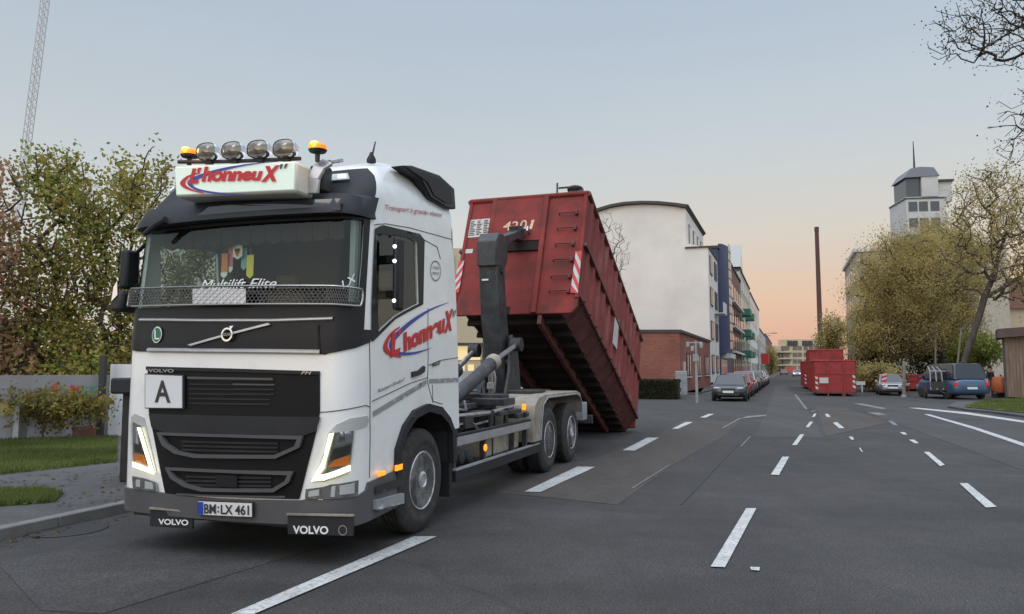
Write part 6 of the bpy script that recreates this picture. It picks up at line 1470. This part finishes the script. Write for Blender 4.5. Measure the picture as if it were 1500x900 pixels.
MB().lathe([(.25,.12),(.3,.34),(.45,.42),(.9,.42),(1.15,.36),(1.2,.2),(1.2,0)], (0,0,0), 2, 20).build('drum', mat('orange_plastic', (.50,.13,.05), .5), t, smooth=True); MB().box((-.3,.3,0),(-.24,.36,1.3)).box((.24,.3,0),(.3,.36,1.3)).box((-.3,-.02,.0),(.3,.3,.24)).build('stand', M['hub'], t)
o = MB(); 
for k in range(4): x = k*.75; o.box((x,0,0),(x+.08,.08,.62))
o.box((-.1,-.03,.5),(2.5,.11,.75)); c = G(1254,578); ob_ = o.build('road_barrier', M['board'], bevel=.01); ob_.location = (c.x, c.y+4, 0); tag(ob_, 'low white barrier just right of the red containers', 'barrier')
# corner pole with small signs and lamps before the brick building, and its grey cabinet
c = G(1021,590); t = thing('traffic_light', c, ryaw, 'grey corner pole with small signal heads and signs before the brick building', 'traffic light')
MB().tube([(0,0,0),(0,0,3.0)], [.07,.06], 10).build('pole', M['greyl'], t, smooth=True)
for x, z in ((-.16,2.6),(.26,2.75),(-.38,2.8)): MB().box((x-.08,-.12,z-.12),(x+.08,.1,z+.14)).build('signal_head', M['greyl'], t, bevel=.03)
MB().box((-.14,-.1,2.0),(.12,-.07,2.35)).build('sign_plate', M['greyl'], t); MB().tube([(-.4,0,2.9),(.3,0,2.9)], .03, 6).build('cross_arm', M['greyl'], t)
c = G(1012,584); o = MB().box((c.x-.35,c.y+2,.1),(c.x+.3,c.y+2.4,1.5)).build('junction_box', M['greyl'], bevel=.03); tag(o, 'grey electricity box between the corner pole and the brick wall', 'cabinet')
def lamp(label, px, pb_y, Y, h, arm):
    p = D(px, 560, Y); t = thing('street_lamp', (p.x, Y, 0), 0, label, 'street lamp'); MB().tube([(0,0,0),(0,0,h*.9),(arm*.15,0,h*.97),(arm,0,h)], [.1,.07,.05,.04], 8).build('mast', M['greyl'], t, smooth=True); MB().box((arm-.1,-.15,h-.1),(arm+.8,.15,h+.06)).build('lamp_head', M['greyl'], t, bevel=.03)
lamp('tall street lamp with curved arm over the street end', 1112, 0, 130, D(1112,488,130).z, 2.6); lamp('smaller street lamp behind the first along the left row', 1114, 0, 170, D(1110,492,170).z, 1.8)
# construction barriers and works at the street end
for k, (px, Y, col) in enumerate(((1150,230,'haz'),(1160,235,'notice'),(1170,228,'haz'),(1177,232,'notice'))):
    p = D(px,550,Y); o = MB().box((0,0,.3),(3.6,.1,2.2)).box((.2,0,0),(.35,.3,.3)).box((3.2,0,0),(3.35,.3,.3)).build('site_barrier', mat('barrier_'+('red' if k % 2 == 0 else 'pale'), (.5,.12,.08) if k % 2 == 0 else (.55,.4,.33), .6), bevel=.03); o.location = p; o.location.z = 0
    tag(o, ['red barrier panel across the street end, left one','pale barrier panel between the two red ones','red barrier panel across the street end, right one','pale barrier panel nearest the red containers'][k], 'barrier')
# ================================================================ person beside the shed
def person(loc, rz, label):
    t = thing('person', loc, rz, label, 'person')
    J = {'pel':(0,0,.95),'sp':(0,.01,1.15),'ch':(0,.02,1.36),'nk':(0,0,1.52),'hd':(0,-.03,1.64),'ht':(0,-.02,1.76),'lh':(.10,0,.90),'lk':(.12,-.04,.50),'la':(.12,.02,.09),'lt':(.14,-.14,.04),'rh':(-.10,0,.90),'rk':(-.13,.02,.50),'ra':(-.14,.08,.09),'rt':(-.16,-.08,.04),
         'ls':(.19,.01,1.42),'le':(.25,-.06,1.14),'lw':(.20,-.26,1.02),'rs':(-.19,.01,1.42),'re':(-.27,.0,1.15),'rw':(-.24,-.16,.95)}
    Rr = {'pel':.15,'sp':.13,'ch':.16,'nk':.055,'hd':.095,'ht':.08,'lh':.10,'lk':.065,'la':.045,'lt':.04,'rh':.10,'rk':.065,'ra':.045,'rt':.04,'ls':.075,'le':.048,'lw':.033,'rs':.075,'re':.048,'rw':.033}
    E2 = [('pel','sp'),('sp','ch'),('ch','nk'),('nk','hd'),('hd','ht'),('pel','lh'),('lh','lk'),('lk','la'),('la','lt'),('pel','rh'),('rh','rk'),('rk','ra'),('ra','rt'),('ch','ls'),('ls','le'),('le','lw'),('ch','rs'),('rs','re'),('re','rw')]
    def skin(nm, names, edges, m, grow=1., extra=None):
        names = list(names); me = bpy.data.meshes.new(nm); me.from_pydata([J[k] for k in names], [(names.index(a), names.index(b2)) for a, b2 in edges], []); me.update()
        me.materials.append(m); o = bpy.data.objects.new(nm, me); C.objects.link(o); o.parent = t
        sm = o.modifiers.new('skin', 'SKIN'); 
        if not me.skin_vertices: 
            bm = bmesh.new(); bm.from_mesh(me); bm.verts.layers.skin.verify(); bm.to_mesh(me); bm.free()
        for k, sv_ in zip(names, me.skin_vertices[0].data): sv_.radius = (Rr[k]*grow, Rr[k]*grow*.85); sv_.use_root = (k == names[0])
        o.modifiers.new('sub', 'SUBSURF').levels = 1; return o
    skin('body', J.keys(), E2, mat('skin', (.40,.24,.17), .6))
    skin('jacket', ['pel','sp','ch','ls','le','lw','rs','re','rw'], [e for e in E2 if e in (('pel','sp'),('sp','ch'),('ch','ls'),('ls','le'),('le','lw'),('ch','rs'),('rs','re'),('re','rw'))], mat('jacket_dark', (.02,.03,.035), .9), 1.14)
    for s_ in 'lr': skin('trouser_leg', [s_+'h',s_+'k',s_+'a'], [(s_+'h',s_+'k'),(s_+'k',s_+'a')], mat('trousers_grey', (.12,.12,.11), .9), 1.18)
    MB().sphere((0,.0,1.72), (.10,.11,.09), 14, 8).build('hair', mat('dark_hair', (.02,.015,.012), .9), t, smooth=True)
    for x in (-.035,.035): MB().sphere((x,-.118,1.66), (.014,.01,.01), 8, 6).build('eye', M['hub'], t)
    MB().sphere((0,-.13,1.63), (.014,.02,.022), 8, 6).build('nose', mat('skin_nose', (.42,.25,.18), .6), t)
    for w3, sg in (('lw',1),('rw',-1)):
        p = Vector(J[w3]); b = MB().box((p.x-.035,p.y-.07,p.z-.05),(p.x+.035,p.y-.0,p.z-.01))
        for k in range(4): b.tube([(p.x-.028+k*.019,p.y-.06,p.z-.03),(p.x-.028+k*.019,p.y-.10-.006*(k in (1,2)),p.z-.045),(p.x-.028+k*.019,p.y-.105,p.z-.075)], .008, 6)
        b.tube([(p.x-sg*.035,p.y-.02,p.z-.03),(p.x-sg*.06,p.y-.05,p.z-.05)], .009, 6); b.build('hand', mat('red_glove', (.4,.03,.03), .8), t, smooth=True)
    return t
c = G(1452,581); person((c.x, c.y, .0), R(25), 'person in dark jacket, grey trousers and red gloves standing between blue van and shed')
